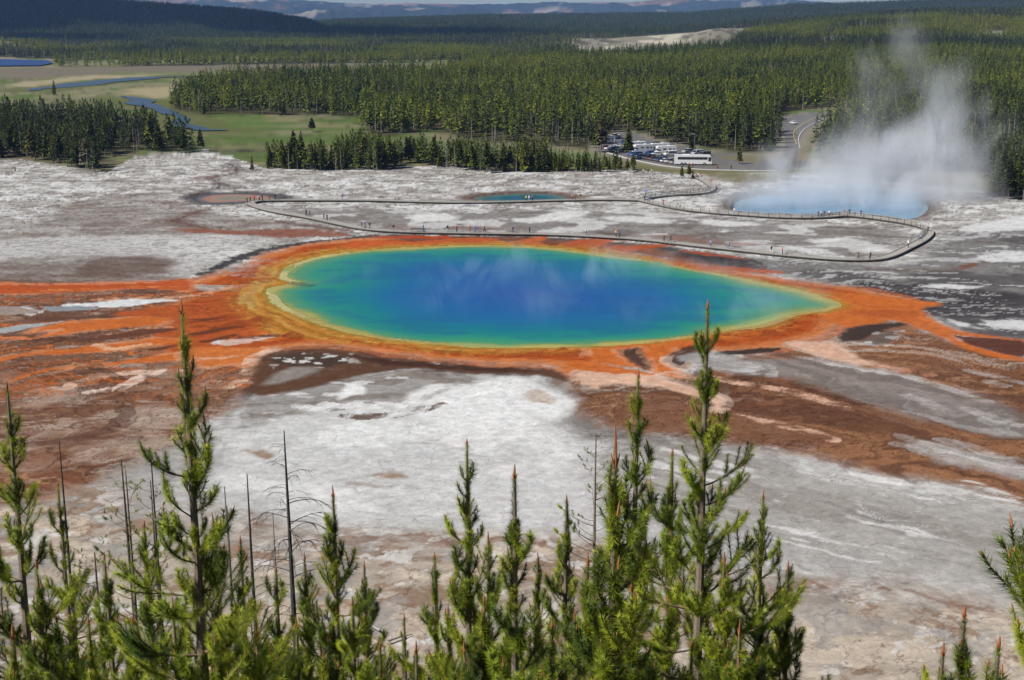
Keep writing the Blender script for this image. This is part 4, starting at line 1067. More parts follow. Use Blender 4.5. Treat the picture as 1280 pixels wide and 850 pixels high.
def vehicle(kind, colr, loc, rz, label, group='vehicles in the parking lot', name='parked_car'):
    L_, W_, Hh = {'car': (4.6, 1.82, 1.45), 'suv': (4.8, 1.95, 1.78), 'van': (5.3, 2.0, 2.05), 'rv': (8.2, 2.4, 3.1), 'coach': (13.2, 2.55, 3.6), 'pickup': (5.6, 1.98, 1.85)}[kind]
    root = empty(name, loc, rz, label=label, category={'rv': 'camper', 'coach': 'coach', 'van': 'van', 'pickup': 'pickup'}.get(kind, 'car'), group=group)
    key = kind + colr
    if key not in _vm:
        h = L_ / 2; b = MB(); g = MB()
        if kind in ('car', 'suv', 'pickup'):
            wl_ = .92 if kind == 'car' else 1.05
            b.prism([(-h, .35), (-h, wl_ - .12), (-h + .5, wl_), (h - .9 if kind != 'suv' else h - .2, wl_), (h - .1, wl_ - .1), (h, .5), (h - .1, .3), (-h + .15, .3)], -W_ / 2, W_ / 2)
            rp = {'car': (-.9, -.3, 1.0, 1.75), 'suv': (-1.1, -.55, 1.85, 2.25), 'pickup': (-.9, -.3, .65, .95)}[kind]
            y0, y1, y2, y3 = rp
            g.prism([(y0, wl_), (y1, Hh - .06), (y2, Hh - .06), (y3, wl_)], -W_ / 2 + .1, W_ / 2 - .1)
            b.prism([(y1 - .03, Hh - .07), (y1 + .05, Hh), (y2 - .1, Hh), (y2 + .04, Hh - .07)], -W_ / 2 + .13, W_ / 2 - .13)
            for yy in (y1 + .02, (y1 + y2) / 2, y2 - .02):
                for sx in (-1, 1): b.box((sx * (W_ / 2 - .095), yy, (wl_ + Hh) / 2), (.03, .08, Hh - wl_))
            for sx in (-1, 1): b.box((sx * (W_ / 2 + .08), y0 + .35, wl_ + .06), (.18, .12, .12))
            if kind == 'pickup': b.box((0, h - 1.1, wl_ + .12), (W_ - .04, 1.95, .22))
        elif kind == 'van':
            b.prism([(-h, .35), (-h, 1.0), (-h + .7, 1.15), (-h + 1.35, Hh - .05), (-h + 1.6, Hh), (h - .15, Hh), (h, 1.9), (h, .35)], -W_ / 2, W_ / 2)
            for sx in (-1, 1): g.box((sx * W_ / 2, .3, 1.5), (.03, 3.4, .5))
            g.box((0, h, 1.5), (1.6, .03, .5)); g.prism([(-h + .74, 1.2), (-h + 1.33, Hh - .12), (-h + 1.30, Hh - .1), (-h + .70, 1.2)], -W_ / 2 + .15, W_ / 2 - .15)
        elif kind == 'rv':
            b.prism([(-h, .45), (-h, 1.1), (-h + .8, 1.25), (-h + 1.3, 1.9), (-h + .7, 2.1), (-h + .6, 2.7), (-h + 1.0, Hh), (h - .1, Hh), (h, Hh - .15), (h, .5)], -W_ / 2, W_ / 2)
            b.box((0, 1.2, Hh + .13), (.8, 1.1, .26), 0, 0, .85); b.box((.3, -1.6, Hh + .07), (.5, .5, .14))
            for sx in (-1, 1):
                for yy, ww in ((-2.75, .9), (-.6, 1.3), (1.6, 1.0), (3.1, .6)): g.box((sx * W_ / 2, yy, 1.95 if yy > -2 else 1.6), (.03, ww, .5))
            g.prism([(-h + .84, 1.3), (-h + 1.3, 1.86), (-h + 1.26, 1.88), (-h + .8, 1.3)], -W_ / 2 + .15, W_ / 2 - .15); g.box((0, h, 2.0), (1.3, .03, .5))
        else:
            b.prism([(-h, .45), (-h - .05, 1.2), (-h + .25, 3.1), (-h + .6, Hh), (h - .2, Hh), (h, Hh - .2), (h, .4)], -W_ / 2, W_ / 2)
            b.box((0, 2.5, Hh + .1), (1.6, 2.6, .2), 0, 0, .9)
            for sx in (-1, 1):
                for k in range(7): g.box((sx * W_ / 2, -4.4 + k * 1.53, 2.45), (.04, 1.49, .95))
                g.box((sx * W_ / 2, -5.9, 2.15), (.04, 1.0, 1.5))
            g.prism([(-h + .02, 1.45), (-h + .27, 3.0), (-h + .22, 3.0), (-h - .06, 1.45)], -W_ / 2 + .1, W_ / 2 - .1)
        lp_ = MB(); tl = MB()
        hz_ = .7 if kind in ('car', 'suv', 'pickup') else .85
        lp_.box((0, 0, 0), (.34, .06, .16)); tl.box((0, 0, 0), (.26, .06, .2))
        bp_ = MB(); bp_.box((0, 0, 0), (W_ - .1, .12, .2))
        _vm[key] = (b.mesh('body', [PAINT[colr]]), g.mesh('windows', [glass]), lp_.mesh('headlight', [lampm]), tl.mesh('tail_light', [tail]), bp_.mesh('bumper', [plain(key.replace(' ', '_') + '_bumper', (.06, .06, .06) if kind != 'coach' else (.7, .7, .7), .5)]), hz_)
    bm_, gm_, hm_, tm_, bu_, hz_ = _vm[key]
    link('body', bm_, root); link('windows', gm_, root); link('bumper', bu_, root, (0, -L_ / 2 - .05, .42)); link('bumper', bu_, root, (0, L_ / 2 + .04, .45))
    for sx in (-1, 1):
        link('headlight', hm_, root, (sx * (W_ / 2 - .25), -L_ / 2 - .01, hz_)); link('tail_light', tm_, root, (sx * (W_ / 2 - .2), L_ / 2 + .005, hz_ + .1))
        wy_ = [-L_ * .31, L_ * .30] + ([L_ * .30 - 1.2] if kind == 'coach' else [])
        for yy in wy_:
            s_ = 1.45 if kind == 'coach' else (1.1 if kind in ('rv', 'suv', 'pickup') else 1.0)
            link('wheel', wheel_mesh(), root, (sx * (W_ / 2 - .1), yy, .34 * s_), (0, 0, 0), s_)
    return root
LOTZ = .06
CARS = [  # front row, from the left
 (757,186.5,'car','maroon'),(762,188,'car','white'),(767,189.3,'suv','dark blue'),(772,190.6,'car','white'),(777,191.8,'suv','black'),(790,195,'car','blue'),(795,196.2,'suv','blue'),
 (800,197.3,'car','dark blue'),(805.5,198.5,'car','white'),(811,199.6,'suv','black'),(816,200.6,'car','maroon'),(821,201.5,'car','black'),(826.5,202.5,'suv','dark blue'),(832,203.5,'car','white'),
 (838,204.5,'suv','silver'),(843.5,205.5,'car','tan')]
NM = ['first', 'second', 'third', 'fourth', 'fifth', 'sixth', 'seventh', 'eighth', 'ninth', 'tenth', 'eleventh', 'twelfth', 'thirteenth', 'fourteenth', 'fifteenth', 'sixteenth']
p0 = np.array(G(757, 186.5)); p1 = np.array(G(843.5, 205.5)); rowa = math.atan2(*(p1 - p0)[::-1])
for i, (u, v, kd, cl_) in enumerate(CARS):
    vehicle(kd, cl_, (*G(u, v - .6), LOTZ), rowa + .25 + (PI if i % 5 == 3 else 0), f'{cl_} {"wagon" if kd == "suv" else "car"} in the front parking row, {NM[i]} from its left end', 'cars in the front parking row')
MORE = [(757,179,'rv','white',.6,'white camper at the far left corner of the lot'),(768.5,172.3,'pickup','white',1.3,'white pickup by the lot entrance at the top left'),
 (780.5,180,'suv','dark blue',.2,'dark blue wagon alone in the lane below the entrance'),(773.5,183.5,'car','silver',.6,'silver car in the lane behind the front row'),
 (795,187,'rv','white',1.2,'white camper at the left end of the middle row'),(803,190.5,'rv','white',1.15,'white camper second from the left in the middle row'),
 (808,184.5,'suv','dark blue',.9,'dark blue wagon behind the two white campers'),(814,186.5,'van','red',.9,'red van in the middle of the lot'),(819.5,182.5,'suv','black',.8,'black wagon at the back edge of the lot'),
 (815.5,182.2,'car','grey',.8,'grey car at the back edge beside the black wagon'),(824,189,'rv','white',1.1,'white camper right of the red van'),(831.5,192.5,'rv','white',1.05,'white camper nearest the tall coach'),
 (838.5,195,'van','white',1.2,'white van before the nose of the right campers'),(832,184.8,'car','silver',1.7,'silver car driving alone along the back lane'),
 (822,194.5,'car','white',1.1,'white car in the middle row below the campers'),(812,192.8,'car','blue',1.1,'blue car tucked in below the campers'),
 (872,194,'van','silver',1.45,'silver van parked behind the white coach'),(880,195.8,'van','grey',1.5,'grey van behind the nose of the coach'),(860,191.5,'suv','silver',1.4,'silver wagon behind the middle of the coach')]
for u, v, kd, cl_, rz, lb_ in MORE: vehicle(kd, cl_, (*G(u, v), LOTZ), rowa - 1.2 + rz, lb_, 'vehicles inside the lot')
coach = vehicle('coach', 'white', (*G(866, 206.2), LOTZ), PI / 2 - .08, 'long white coach with a dark window band at the front of the lot', 'vehicles inside the lot', 'coach')
vehicle('suv', 'black', (*G(977, 151.5), LOTZ + .3), 1.3, 'black wagon parked by the road bend among the trees', 'cars at the road bend', 'parked_car')
vehicle('car', 'white', (*G(992, 155.5), LOTZ + .3), .4, 'white car on the curving road above the steam', 'cars at the road bend', 'car')
# lamp or sign posts by the lot edge
sg_ = plain('galvanised_post', (.3, .3, .3), .5, .5)
for u, v, hh, lb_ in ((868, 190, 7, 'tall grey pole with a pale box behind the coach'), (952, 212, 3.0, 'leaning brown post right of the lot')):
    m = MB(); m.tube([(0, 0, -.3), (0, 0, hh)], .09, 0, 8); m.box((-.7, 0, hh), (1.5, .5, .35)) if hh > 5 else m.box((0, 0, hh - .3), (.3, .12, .5))
    link('sign_post', m.mesh('sign_post', [sg_]), None, (*G(u, v), .05), label=lb_, category='post')
# painted markings and kerb
mk = MB(); white_line = plain('road_marking_paint', (.7, .7, .68), .7)
A = GP([(762,191),(795,201),(850,210.8),(925,213.5)])
V, Q = ribbon(smooth_open(A, 2), [.35, .35], .12)
kb = MB(); strip(kb, smooth_open(GP([(757,190.5),(795,201.2),(850,211),(925,213.5),(970,213.5)]), 2), 1.1, -.1, .17)
link('kerb', kb.mesh('kerb', [plain('pale_concrete_kerb', (.42, .41, .39), .85)]), kind='structure')
V, Q = ribbon(smooth_open(GP([(996,181),(990,166),(1002,156),(1018,148),(1030,143)]), 3), [.12, .12], .32)
link('road_centre_line', np_mesh('road_centre_line', V, Q, [plain('yellow_line_paint', (.55, .4, .08), .7)]), kind='structure')
V, Q = ribbon(smooth_open(GP([(1000,186),(997,174),(1003,163),(1016,155),(1030,149)]), 3), [.10, .10], .32)
link('road_edge_line', np_mesh('road_edge_line', V, Q, [white_line]), kind='structure')

# ------------------------------------------------------------------ conifers of the plain
def crown_mat(name, cols, inst):
    m, nt, b, N, L = new_mat(name)
    if inst:
        a = N.new('ShaderNodeAttribute'); a.attribute_type = 'INSTANCER'; a.attribute_name = 'tint'; fac = a.outputs['Fac']
    else:
        a = N.new('ShaderNodeObjectInfo'); fac = a.outputs['Random']
    r = N.new('ShaderNodeValToRGB'); e = r.color_ramp.elements
    while len(e) < len(cols): e.new(.5)
    for i, (p, c) in enumerate(cols): e[i].position = p; e[i].color = (*c, 1)
    L.new(fac, r.inputs[0])
    no = N.new('ShaderNodeTexNoise'); no.inputs['Scale'].default_value = 1.1; tc = N.new('ShaderNodeTexCoord'); L.new(tc.outputs['Object'], no.inputs['Vector'])
    mp = N.new('ShaderNodeMapRange'); mp.inputs[1].default_value = .35; mp.inputs[2].default_value = .65; mp.inputs[3].default_value = .6; mp.inputs[4].default_value = 1.35; L.new(no.outputs[0], mp.inputs[0])
    v = N.new('ShaderNodeVectorMath'); v.operation = 'SCALE'; L.new(r.outputs[0], v.inputs[0]); L.new(mp.outputs[0], v.inputs['Scale'])
    L.new(v.outputs[0], b.inputs['Base Color']); b.inputs['Roughness'].default_value = .8; b.inputs['Specular IOR Level'].default_value = .1
    return m
bark_far = plain('grey_conifer_bark', (.17, .14, .115), .9, var=.3)
GREENS = [(0, (.03, .045, .014)), (.3, (.08, .11, .018)), (.6, (.15, .19, .02)), (.93, (.25, .27, .026)), (1, (.22, .19, .13))]
NEARG = [(0, (.04, .055, .016)), (.4, (.085, .105, .020)), (.8, (.15, .165, .026)), (.95, (.13, .13, .03)), (1, (.19, .16, .11))]
cm_ind = crown_mat('lodgepole_foliage', NEARG, False)
cm_ins = crown_mat('forest_foliage', GREENS, True)
def far_tree(seed, h=10.0, nb=150, wide=1.0, dead=False, inst=False, trunk=True, start=.12):
    r = random.Random(seed); cr = MB(); tr = MB()
    tr.tube([(0, 0, -.4), (r.uniform(-.1, .1), 0, h * .5), (r.uniform(-.15, .15), r.uniform(-.1, .1), h * .97)], [.15, .1, .02], 1 if inst else 0, 5)
    for i in range(nb):
        f = r.random() ** .8
        z = h * (start + (1 - start) * f)
        R = wide * (.25 + 1.35 * (1 - f) ** .75) * (.55 + .6 * r.random()) * (.7 + .5 * math.sin(i * 2.4 + z * 1.7) ** 2)
        if dead: R *= .6
        a = r.uniform(0, 2 * PI); dr = r.uniform(.05, .5)
        o = Vector((math.cos(a), math.sin(a), 0)); t = Vector((-math.sin(a), math.cos(a), 0))
        w = (.05 if dead else R * r.uniform(.28, .5))
        root = Vector((0, 0, z)) + o * R * .12
        tip = Vector((0, 0, z - R * dr + r.uniform(0, .25))) + o * R
        mid = (root + tip) * .5 + Vector((0, 0, .16 * R))
        cr.tri(root, mid + t * w, tip); cr.tri(root, tip, mid - t * w)
        if not dead and r.random() < .6: cr.tri(mid + t * w * .8, tip + Vector((0, 0, .35 * R)), mid - t * w * .8)
    for k in range(0 if dead else 6):
        a = k * 1.05; o = Vector((math.cos(a), math.sin(a), 0)); cr.tri(Vector((0, 0, h * 1.02)), Vector((0, 0, h * .86)) + o * .3, Vector((0, 0, h * .86)) - o.cross(Vector((0, 0, 1))) * .25)
    if inst:
        b = len(cr.v); cr.v += tr.v; cr.f += [tuple(b + i for i in q) for q in tr.f]; cr.m += [1] * len(tr.f)
        return cr
    return cr, tr
IND = []
for s_ in range(9):
    c_, t_ = far_tree(100 + s_, 10 + (s_ % 3), 330, [1.25, 1.5, 1.7][s_ % 3], start=[.06, .16, .28][s_ % 3])
    IND.append((c_.mesh('crown', [cm_ind]), t_.mesh('trunk', [bark_far])))
dead_bark = plain('bleached_dead_wood', (.30, .27, .24), .9, var=.2)
DEADM = []
for s_ in range(3):
    c_, t_ = far_tree(200 + s_, 9.5, 70, .8, True); DEADM.append((c_.mesh('bare_branches', [dead_bark]), t_.mesh('trunk', [dead_bark])))
def scatter(poly, n, seed, mind=1.6):
    P = GP(poly) if not isinstance(poly, np.ndarray) else poly
    r = np.random.default_rng(seed); out = []
    lo, hi = P.min(0), P.max(0); tries = 0
    while len(out) < n and tries < 400:
        c = r.uniform(lo, hi, (300, 2)); c = c[poly_sd(P, c[:, 0], c[:, 1], 5) < -.3]
        for p in c:
            if len(out) >= n: break
            if not out or min((np.array(out)[:, 0] - p[0]) ** 2 + (np.array(out)[:, 1] - p[1]) ** 2) > mind ** 2: out.append(p)
        tries += 1
    return out
FILL = []; TAKEN = []
def stand(poly, n, seed, name, label, group, hs=(.75, 1.15), deadf=.1, mind=1.6):
    r = random.Random(seed)
    pts = np.array(scatter(poly, n * 4, seed, mind * .8))
    bins = np.round(pts[:, 0] / 7).astype(int); fr_ = {b: pts[bins == b, 1].min() for b in set(bins)}
    depth = np.array([q[1] - fr_[b] for q, b in zip(pts, bins)]) + np.random.default_rng(seed).uniform(0, 14, len(pts))
    span_ = (min(pts[:, 0] / pts[:, 1]), max(pts[:, 0] / pts[:, 1]))
    order = np.argsort(depth); FILL.append(pts[order[n:]]); TAKEN.append(pts[order[:n]])
    for p in pts[order[:n]]:
        dd = r.random() < deadf
        root = empty('dead_tree' if dd else name, (p[0], p[1], tz(*p)), 0, category='tree', group=('dead ' if dd else '') + group,
                     label='tree')
        pos_ = min(7, int(8 * (p[0] / p[1] - span_[0]) / (span_[1] - span_[0] + 1e-6)))
        sm_ = .62 if (p[0] / p[1] > ratio(690) and p[0] / p[1] < ratio(800)) else 1.0
        s0_ = hs[0] + (hs[1] - hs[0]) * r.random(); size_ = 'short' if s0_ < hs[0] + .33 * (hs[1] - hs[0]) else 'tall' if s0_ > hs[0] + .67 * (hs[1] - hs[0]) else 'medium'
        root['label'] = f'{size_} {("bare dead tree" + label[4:]) if dd else label}, {NM[pos_]} eighth from left'
        cm, tm = (DEADM if dd else IND)[r.randrange(3 if dd else 9)]
        s_ = s0_ * sm_; rz = r.uniform(0, 6.28)
        root.rotation_euler = (r.uniform(-.03, .03), r.uniform(-.03, .03), rz); root.scale = (s_, s_, s_ * r.uniform(.9, 1.1))
        link('trunk', tm, root); link('bare_branches' if dd else 'crown', cm, root)
LEFT = [(-90,150),(20,146),(130,150),(190,163),(235,184),(248,190),(226,192),(190,190),(165,189),(140,194),(128,204),(122,219),(104,214),(70,206),(30,200),(-90,196)]
MID = [(324,211),(340,200),(400,203),(430,192),(458,184),(480,186),(500,196),(600,198),(640,199),(700,198),(745,204),(798,213),(797,216),(700,215),(660,217),(600,217),(580,214),(530,207),(510,205),(486,213),(400,214)]
stand(LEFT, 110, 1, 'pine_tree', 'pine of the dense left stand', 'pines in the left stand', (.72, 1.12), .08, 2.0)
stand(MID, 118, 2, 'pine_tree', 'pine of the row at the sinter edge', 'pines in the row at the sinter edge', (.55, 1.0), .10, 1.7)
stand([(1232,226),(1250,215),(1320,215),(1350,255),(1290,251),(1252,249),(1240,242)], 34, 3, 'pine_tree', 'pine of the wood right of the crater', 'pines right of the crater', (.8, 1.25), .3, 1.7)
# loose single trees
for u, v, s_, lb_ in ((390,165,.55,'lone round pine standing in the green meadow beyond the left stand'),(376,168.5,.2,'tiny pine bush left of the lone meadow pine'),
                      (785,199,1.0,'single dark pine standing between cars in the parking lot'),(752,191,1.15,'tall dark pine at the left corner of the parking lot'),(745,190,.8,'shorter pine just left of the parking lot corner'),
                      (852,222.5,.38,'small dark pine on the grass slope below the lot'),(861,223,.42,'small brownish pine right of the dark one below the lot'),(866,223.5,.3,'smallest pine beside the top of the zigzag boardwalk'),
                      (19,214,.17,'tiny shrub like pine alone on the left sinter flat'),(68,119,1.0,'lone dark pine on the river bank above the left stand'),(315,213,.5,'small pine just left of the row at the sinter edge'),
                      (255,145.5,.7,'pine at the left tip of the big forest'),(251,190.5,.75,'pine at the right tip of the left stand'),(865,188,1.05,'pine behind the roof of the white coach'),(924,205,.6,'thin grey tree by the roadside right of the coach')):
    x, y = G(u, v); root = empty('pine_tree', (x, y, tz(x, y)), random.uniform(0, 6), label=lb_, category='tree')
    root.scale = (s_ * (1.5 if s_ == .55 else 1), s_ * (1.5 if s_ == .55 else 1), s_)
    cm, tm = IND[random.randrange(9)]; link('trunk', tm, root); link('crown', cm, root)

# forest masses: geometry nodes instances of light tree meshes
PROTO = []
for s_ in range(7):
    if s_ < 6: me = far_tree(300 + s_, 10 + s_ % 3, 64, 1.35 + .15 * (s_ % 3), inst=True, start=.1 + .05 * (s_ % 3)).mesh('forest_tree', [cm_ins, bark_far])
    else: me = far_tree(320, 10, 30, 1.0, dead=True, inst=True).mesh('forest_snag', [dead_bark, dead_bark])
    PROTO.append(bpy.data.objects.new('forest_tree_form', me))
def forest(name, xs, ys, scl, tint, vi, label_kind='stuff'):
    zs = terrain(xs, ys) - .1
    me = bpy.data.meshes.new(name); me.vertices.add(len(xs)); me.vertices.foreach_set('co', np.stack([xs, ys, zs], 1).astype(np.float32).ravel())
    for nm, tp, dat in (('size', 'FLOAT', scl), ('tint', 'FLOAT', tint), ('spin', 'FLOAT', rng.uniform(0, 6.28, len(xs)))):
        a = me.attributes.new(nm, tp, 'POINT'); a.data.foreach_set('value', dat.astype(np.float32))
    a = me.attributes.new('form', 'INT', 'POINT'); a.data.foreach_set('value', vi.astype(np.int32))
    o = link(name, me, kind='stuff')
    ng = bpy.data.node_groups.new(name + '_nodes', 'GeometryNodeTree')
    ng.interface.new_socket('Geometry', in_out='INPUT', socket_type='NodeSocketGeometry'); ng.interface.new_socket('Geometry', in_out='OUTPUT', socket_type='NodeSocketGeometry')
    N = ng.nodes; L = ng.links
    gi = N.new('NodeGroupInput'); go = N.new('NodeGroupOutput'); ip = N.new('GeometryNodeInstanceOnPoints'); jn = N.new('GeometryNodeJoinGeometry')
    def attr(nm, dt):
        n_ = N.new('GeometryNodeInputNamedAttribute'); n_.data_type = dt; n_.inputs['Name'].default_value = nm; return n_.outputs['Attribute']
    for p in reversed(PROTO):
        oi = N.new('GeometryNodeObjectInfo'); oi.inputs['Object'].default_value = p; oi.inputs['As Instance'].default_value = True
        L.new(oi.outputs['Geometry'], jn.inputs[0])
    L.new(gi.outputs[0], ip.inputs['Points']); L.new(jn.outputs[0], ip.inputs['Instance']); ip.inputs['Pick Instance'].default_value = True
    L.new(attr('form', 'INT'), ip.inputs['Instance Index'])
    cx_ = N.new('ShaderNodeCombineXYZ'); L.new(attr('spin', 'FLOAT'), cx_.inputs[2]); L.new(cx_.outputs[0], ip.inputs['Rotation'])
    L.new(attr('size', 'FLOAT'), ip.inputs['Scale']); L.new(ip.outputs[0], go.inputs[0])
    md = o.modifiers.new('scatter', 'NODES'); md.node_group = ng
    return o
def cand(y0, y1, area_per, tm=.47):
    n = int((tm * 2) * (y1 ** 2 - y0 ** 2) / 2 / area_per)
    y = np.sqrt(rng.uniform(y0 ** 2, y1 ** 2, n)); return rng.uniform(-tm, tm, n) * y, y
# the thick of the three stands behind their countable front trees
for nm, poly, cnt, sz, tb in (('left_stand_thicket', LEFT, 900, (.75, 1.15), .12), ('edge_row_thicket', MID, 520, (.5, .9), .30), ('crater_side_thicket', [(1232,226),(1250,205),(1400,205),(1400,255),(1290,251),(1252,249),(1240,242)], 260, (.7, 1.1), .15)):
    q = np.array(scatter(poly, cnt, 77, 1.2)); T_ = np.vstack(TAKEN)
    dd = np.min((q[:, None, 0] - T_[None, :, 0]) ** 2 + (q[:, None, 1] - T_[None, :, 1]) ** 2, axis=1); q = q[dd > 1.4]
    dead = rng.random(len(q)) < .10
    forest(nm, q[:, 0], q[:, 1], rng.uniform(*sz, len(q)) * np.where((q[:, 0] / q[:, 1] > ratio(690)) & (q[:, 0] / q[:, 1] < ratio(800)), .6, 1), np.clip(rng.normal(tb, .14, len(q)), 0, .8), np.where(dead, 6, rng.integers(0, 6, len(q))))
# main wood
x, y = cand(440, 1300, 21.0); k = rng.random(len(x)) < forest_mask(x, y)
tn = fbm(x, y, 90, 3, 95)
x, y, tn = x[k], y[k], tn[k]
gap = rng.random(len(x)) < .30 + 1.4 * ss(.35, .55, fbm(x, y, 16, 3, 96)); x, y, tn = x[gap], y[gap], tn[gap]
front = ss(560, 700, y)
tint = np.clip(.15 + front * .35 + (tn - .5) * 1.1 + rng.normal(0, .21, len(x)), 0, .94)
dead = rng.random(len(x)) < .09 + .08 * (1 - front); vi = np.where(dead, 6, rng.integers(0, 6, len(x)))
forest('forest', x, y, rng.uniform(.65, 1.35, len(x)), tint, vi)
# middle and far woods: greyer belts beyond the meadow
x, y = cand(1300, 2700, 42.0); k = rng.random(len(x)) < forest_mask(x, y); x, y = x[k], y[k]
tn = fbm(x, y, 160, 3, 97); t_ = x / y
greyb = ss(1500, 1900, y) * ss(.62, .4, tn)
tint = np.clip(.55 + (tn - .5) * 1.4 + rng.uniform(-.2, .2, len(x)) - greyb * .4, 0, .94)
dead = rng.random(len(x)) < .06 + .4 * greyb; vi = np.where(dead, 6, rng.integers(0, 6, len(x)))
forest('forest_beyond_meadow', x, y, rng.uniform(.8, 1.25, len(x)), tint, vi)
x, y = cand(2700, 6200, 190.0); xr, yr = cand(2950, 3700, 55.0); kr = xr / yr < ratio(480); x = np.concatenate([x, xr[kr]]); y = np.concatenate([y, yr[kr]])
k = rng.random(len(x)) < forest_mask(x, y); x, y = x[k], y[k]
forest('forest_on_hills', x, y, rng.uniform(1.0, 1.7, len(x)), np.clip(rng.normal(.25, .15, len(x)), 0, .8), rng.integers(0, 6, len(x)))

# ------------------------------------------------------------------ young lodgepole pines on the overlook slope
def needle_mat():
    m, nt, b, N, L = new_mat('pine_needles')
    oi = N.new('ShaderNodeObjectInfo'); r = N.new('ShaderNodeValToRGB'); e = r.color_ramp.elements
    e[0].color = (.07, .12, .014, 1); e[1].color = (.42, .46, .042, 1); e.new(.5).color = (.26, .33, .030, 1)
    L.new(oi.outputs['Random'], r.inputs[0])
    tc = N.new('ShaderNodeTexCoord'); no = N.new('ShaderNodeTexNoise'); no.inputs['Scale'].default_value = 14; L.new(tc.outputs['Object'], no.inputs['Vector'])
    mp = N.new('ShaderNodeMapRange'); mp.inputs[1].default_value = .3; mp.inputs[2].default_value = .7; mp.inputs[3].default_value = .6; mp.inputs[4].default_value = 1.4; L.new(no.outputs[0], mp.inputs[0])
    v = N.new('ShaderNodeVectorMath'); v.operation = 'SCALE'; L.new(r.outputs[0], v.inputs[0]); L.new(mp.outputs[0], v.inputs['Scale'])
    L.new(v.outputs[0], b.inputs['Base Color']); b.inputs['Roughness'].default_value = .45; b.inputs['Specular IOR Level'].default_value = .35
    tr = N.new('ShaderNodeBsdfTranslucent'); L.new(v.outputs[0], tr.inputs[0]); mx = N.new('ShaderNodeMixShader'); mx.inputs[0].default_value = .44
    L.new(b.outputs[0], mx.inputs[1]); L.new(tr.outputs[0], mx.inputs[2]); L.new(mx.outputs[0], N['Material Output'].inputs[0])
    return m
needles = needle_mat()
bark = plain('pine_bark', (.20, .155, .12), .9, var=.5, scale=40)
twigb = plain('twig_bark', (.16, .105, .07), .85, var=.4, scale=30)
candle = plain('new_shoot', (.34, .13, .05), .6, var=.35, scale=60)
grey_dead = plain('charred_dead_bark', (.055, .05, .048), .9, var=.4, scale=20)
pale_dead = plain('silver_dead_bark', (.30, .28, .26), .9, var=.3, scale=20)

def brush(mb, pts, r, dens, ln, mi=1, tip=True, fwd=.6):
    """needles all round a shoot that follows pts"""
    pts = [Vector(p) for p in pts]
    for i in range(len(pts) - 1):
        a, b = pts[i], pts[i + 1]; d = b - a; L = d.length; d.normalize()
        u = d.cross(Vector((.3, .2, .93))); u.normalize(); w = d.cross(u)
        n = max(1, int(L * dens))
        last = (i == len(pts) - 2)
        for k in range(n):
            t = r.random(); c = a + d * (L * t); an = r.uniform(0, 2 * PI)
            o = u * math.cos(an) + w * math.sin(an)
            f = fwd + (.5 * t if last else 0) + r.uniform(-.25, .3)
            dr = (o + d * f); dr.normalize()
            l = ln * r.uniform(.75, 1.15)
            s = dr.cross(d); s = s.normalized() * .0023
            e = c + dr * l + Vector((0, 0, -.004)) + o * .003
            mb.tri(c - s, c + s, e, mi)
def cone_tip(mb, p, d, l, r0, mi=2):
    mb.tube([p, p + d * l * .5, p + d * l], [r0, r0 * .9, r0 * .25], mi, 5)
def curve_path(r, L, e0, e1, n=7, side=0.0, start=Vector((0, 0, 0)), az=0.0):
    p = start.copy(); out = [p.copy()]
    for i in range(n):
        t = (i + .5) / n; el = e0 + (e1 - e0) * t ** 1.3; a = az + side * t
        p = p + Vector((math.cos(el) * math.cos(a), math.cos(el) * math.sin(a), math.sin(el))) * (L / n)
        p = p + Vector((r.uniform(-1, 1), r.uniform(-1, 1), r.uniform(-1, 1))) * L * .012
        out.append(p.copy())
    return out
def branch_mesh(seed, L, dens=950, e0=.1, e1=1.25, bare=.28, ln=.056):
    r = random.Random(seed); mb = MB()
    P = curve_path(r, L, e0, e1, 8, r.uniform(-.25, .25))
    r0 = .004 + .0085 * L
    mb.tube(P, [r0 * (1 - .7 * i / 8) for i in range(9)], 0, 5)
    ib = int(bare * 8); brush(mb, P[ib:], r, dens, ln)
    if r.random() < .4: cone_tip(mb, P[-1], (P[-1] - P[-2]).normalized(), r.uniform(.03, .07), .0055)
    nt_ = int(2 + L * 9) if L > .3 else 1
    for k in range(nt_):
        s = .25 + .62 * (k + r.random() * .6) / nt_; j = int(s * 8); q = P[j] + (P[min(j + 1, 8)] - P[j]) * (s * 8 - j)
        lt = L * (.55 * (1 - s) + .13) * r.uniform(.7, 1.15); sd = 1 if k % 2 else -1
        el = e0 + (e1 - e0) * s * .8
        T = curve_path(r, lt, el + r.uniform(-.15, .2), e1 * r.uniform(.7, 1.05), 5, 0, q, sd * r.uniform(.55, 1.0))
        mb.tube(T, [.0045, .004, .0035, .003, .003, .002], 0, 4)
        brush(mb, T[1 if lt > .15 else 0:], r, dens, ln * .95)
        if r.random() < .2: cone_tip(mb, T[-1], (T[-1] - T[-2]).normalized(), r.uniform(.02, .05), .0048)
    return mb.mesh('branch', [twigb, needles, candle])
BR = {}
for cls, L in (('a', .17), ('b', .34), ('c', .60), ('d', .95)):
    BR[cls] = [(L, branch_mesh(hash((L, k)) & 0xffff if False else int(L * 1000) + k, L, e0=.5 if L < .2 else .3 if L < .5 else .1, e1=1.25 if L < .5 else 1.15, bare=.0 if L < .2 else .12 if L < .5 else .28)) for k in range(5)]
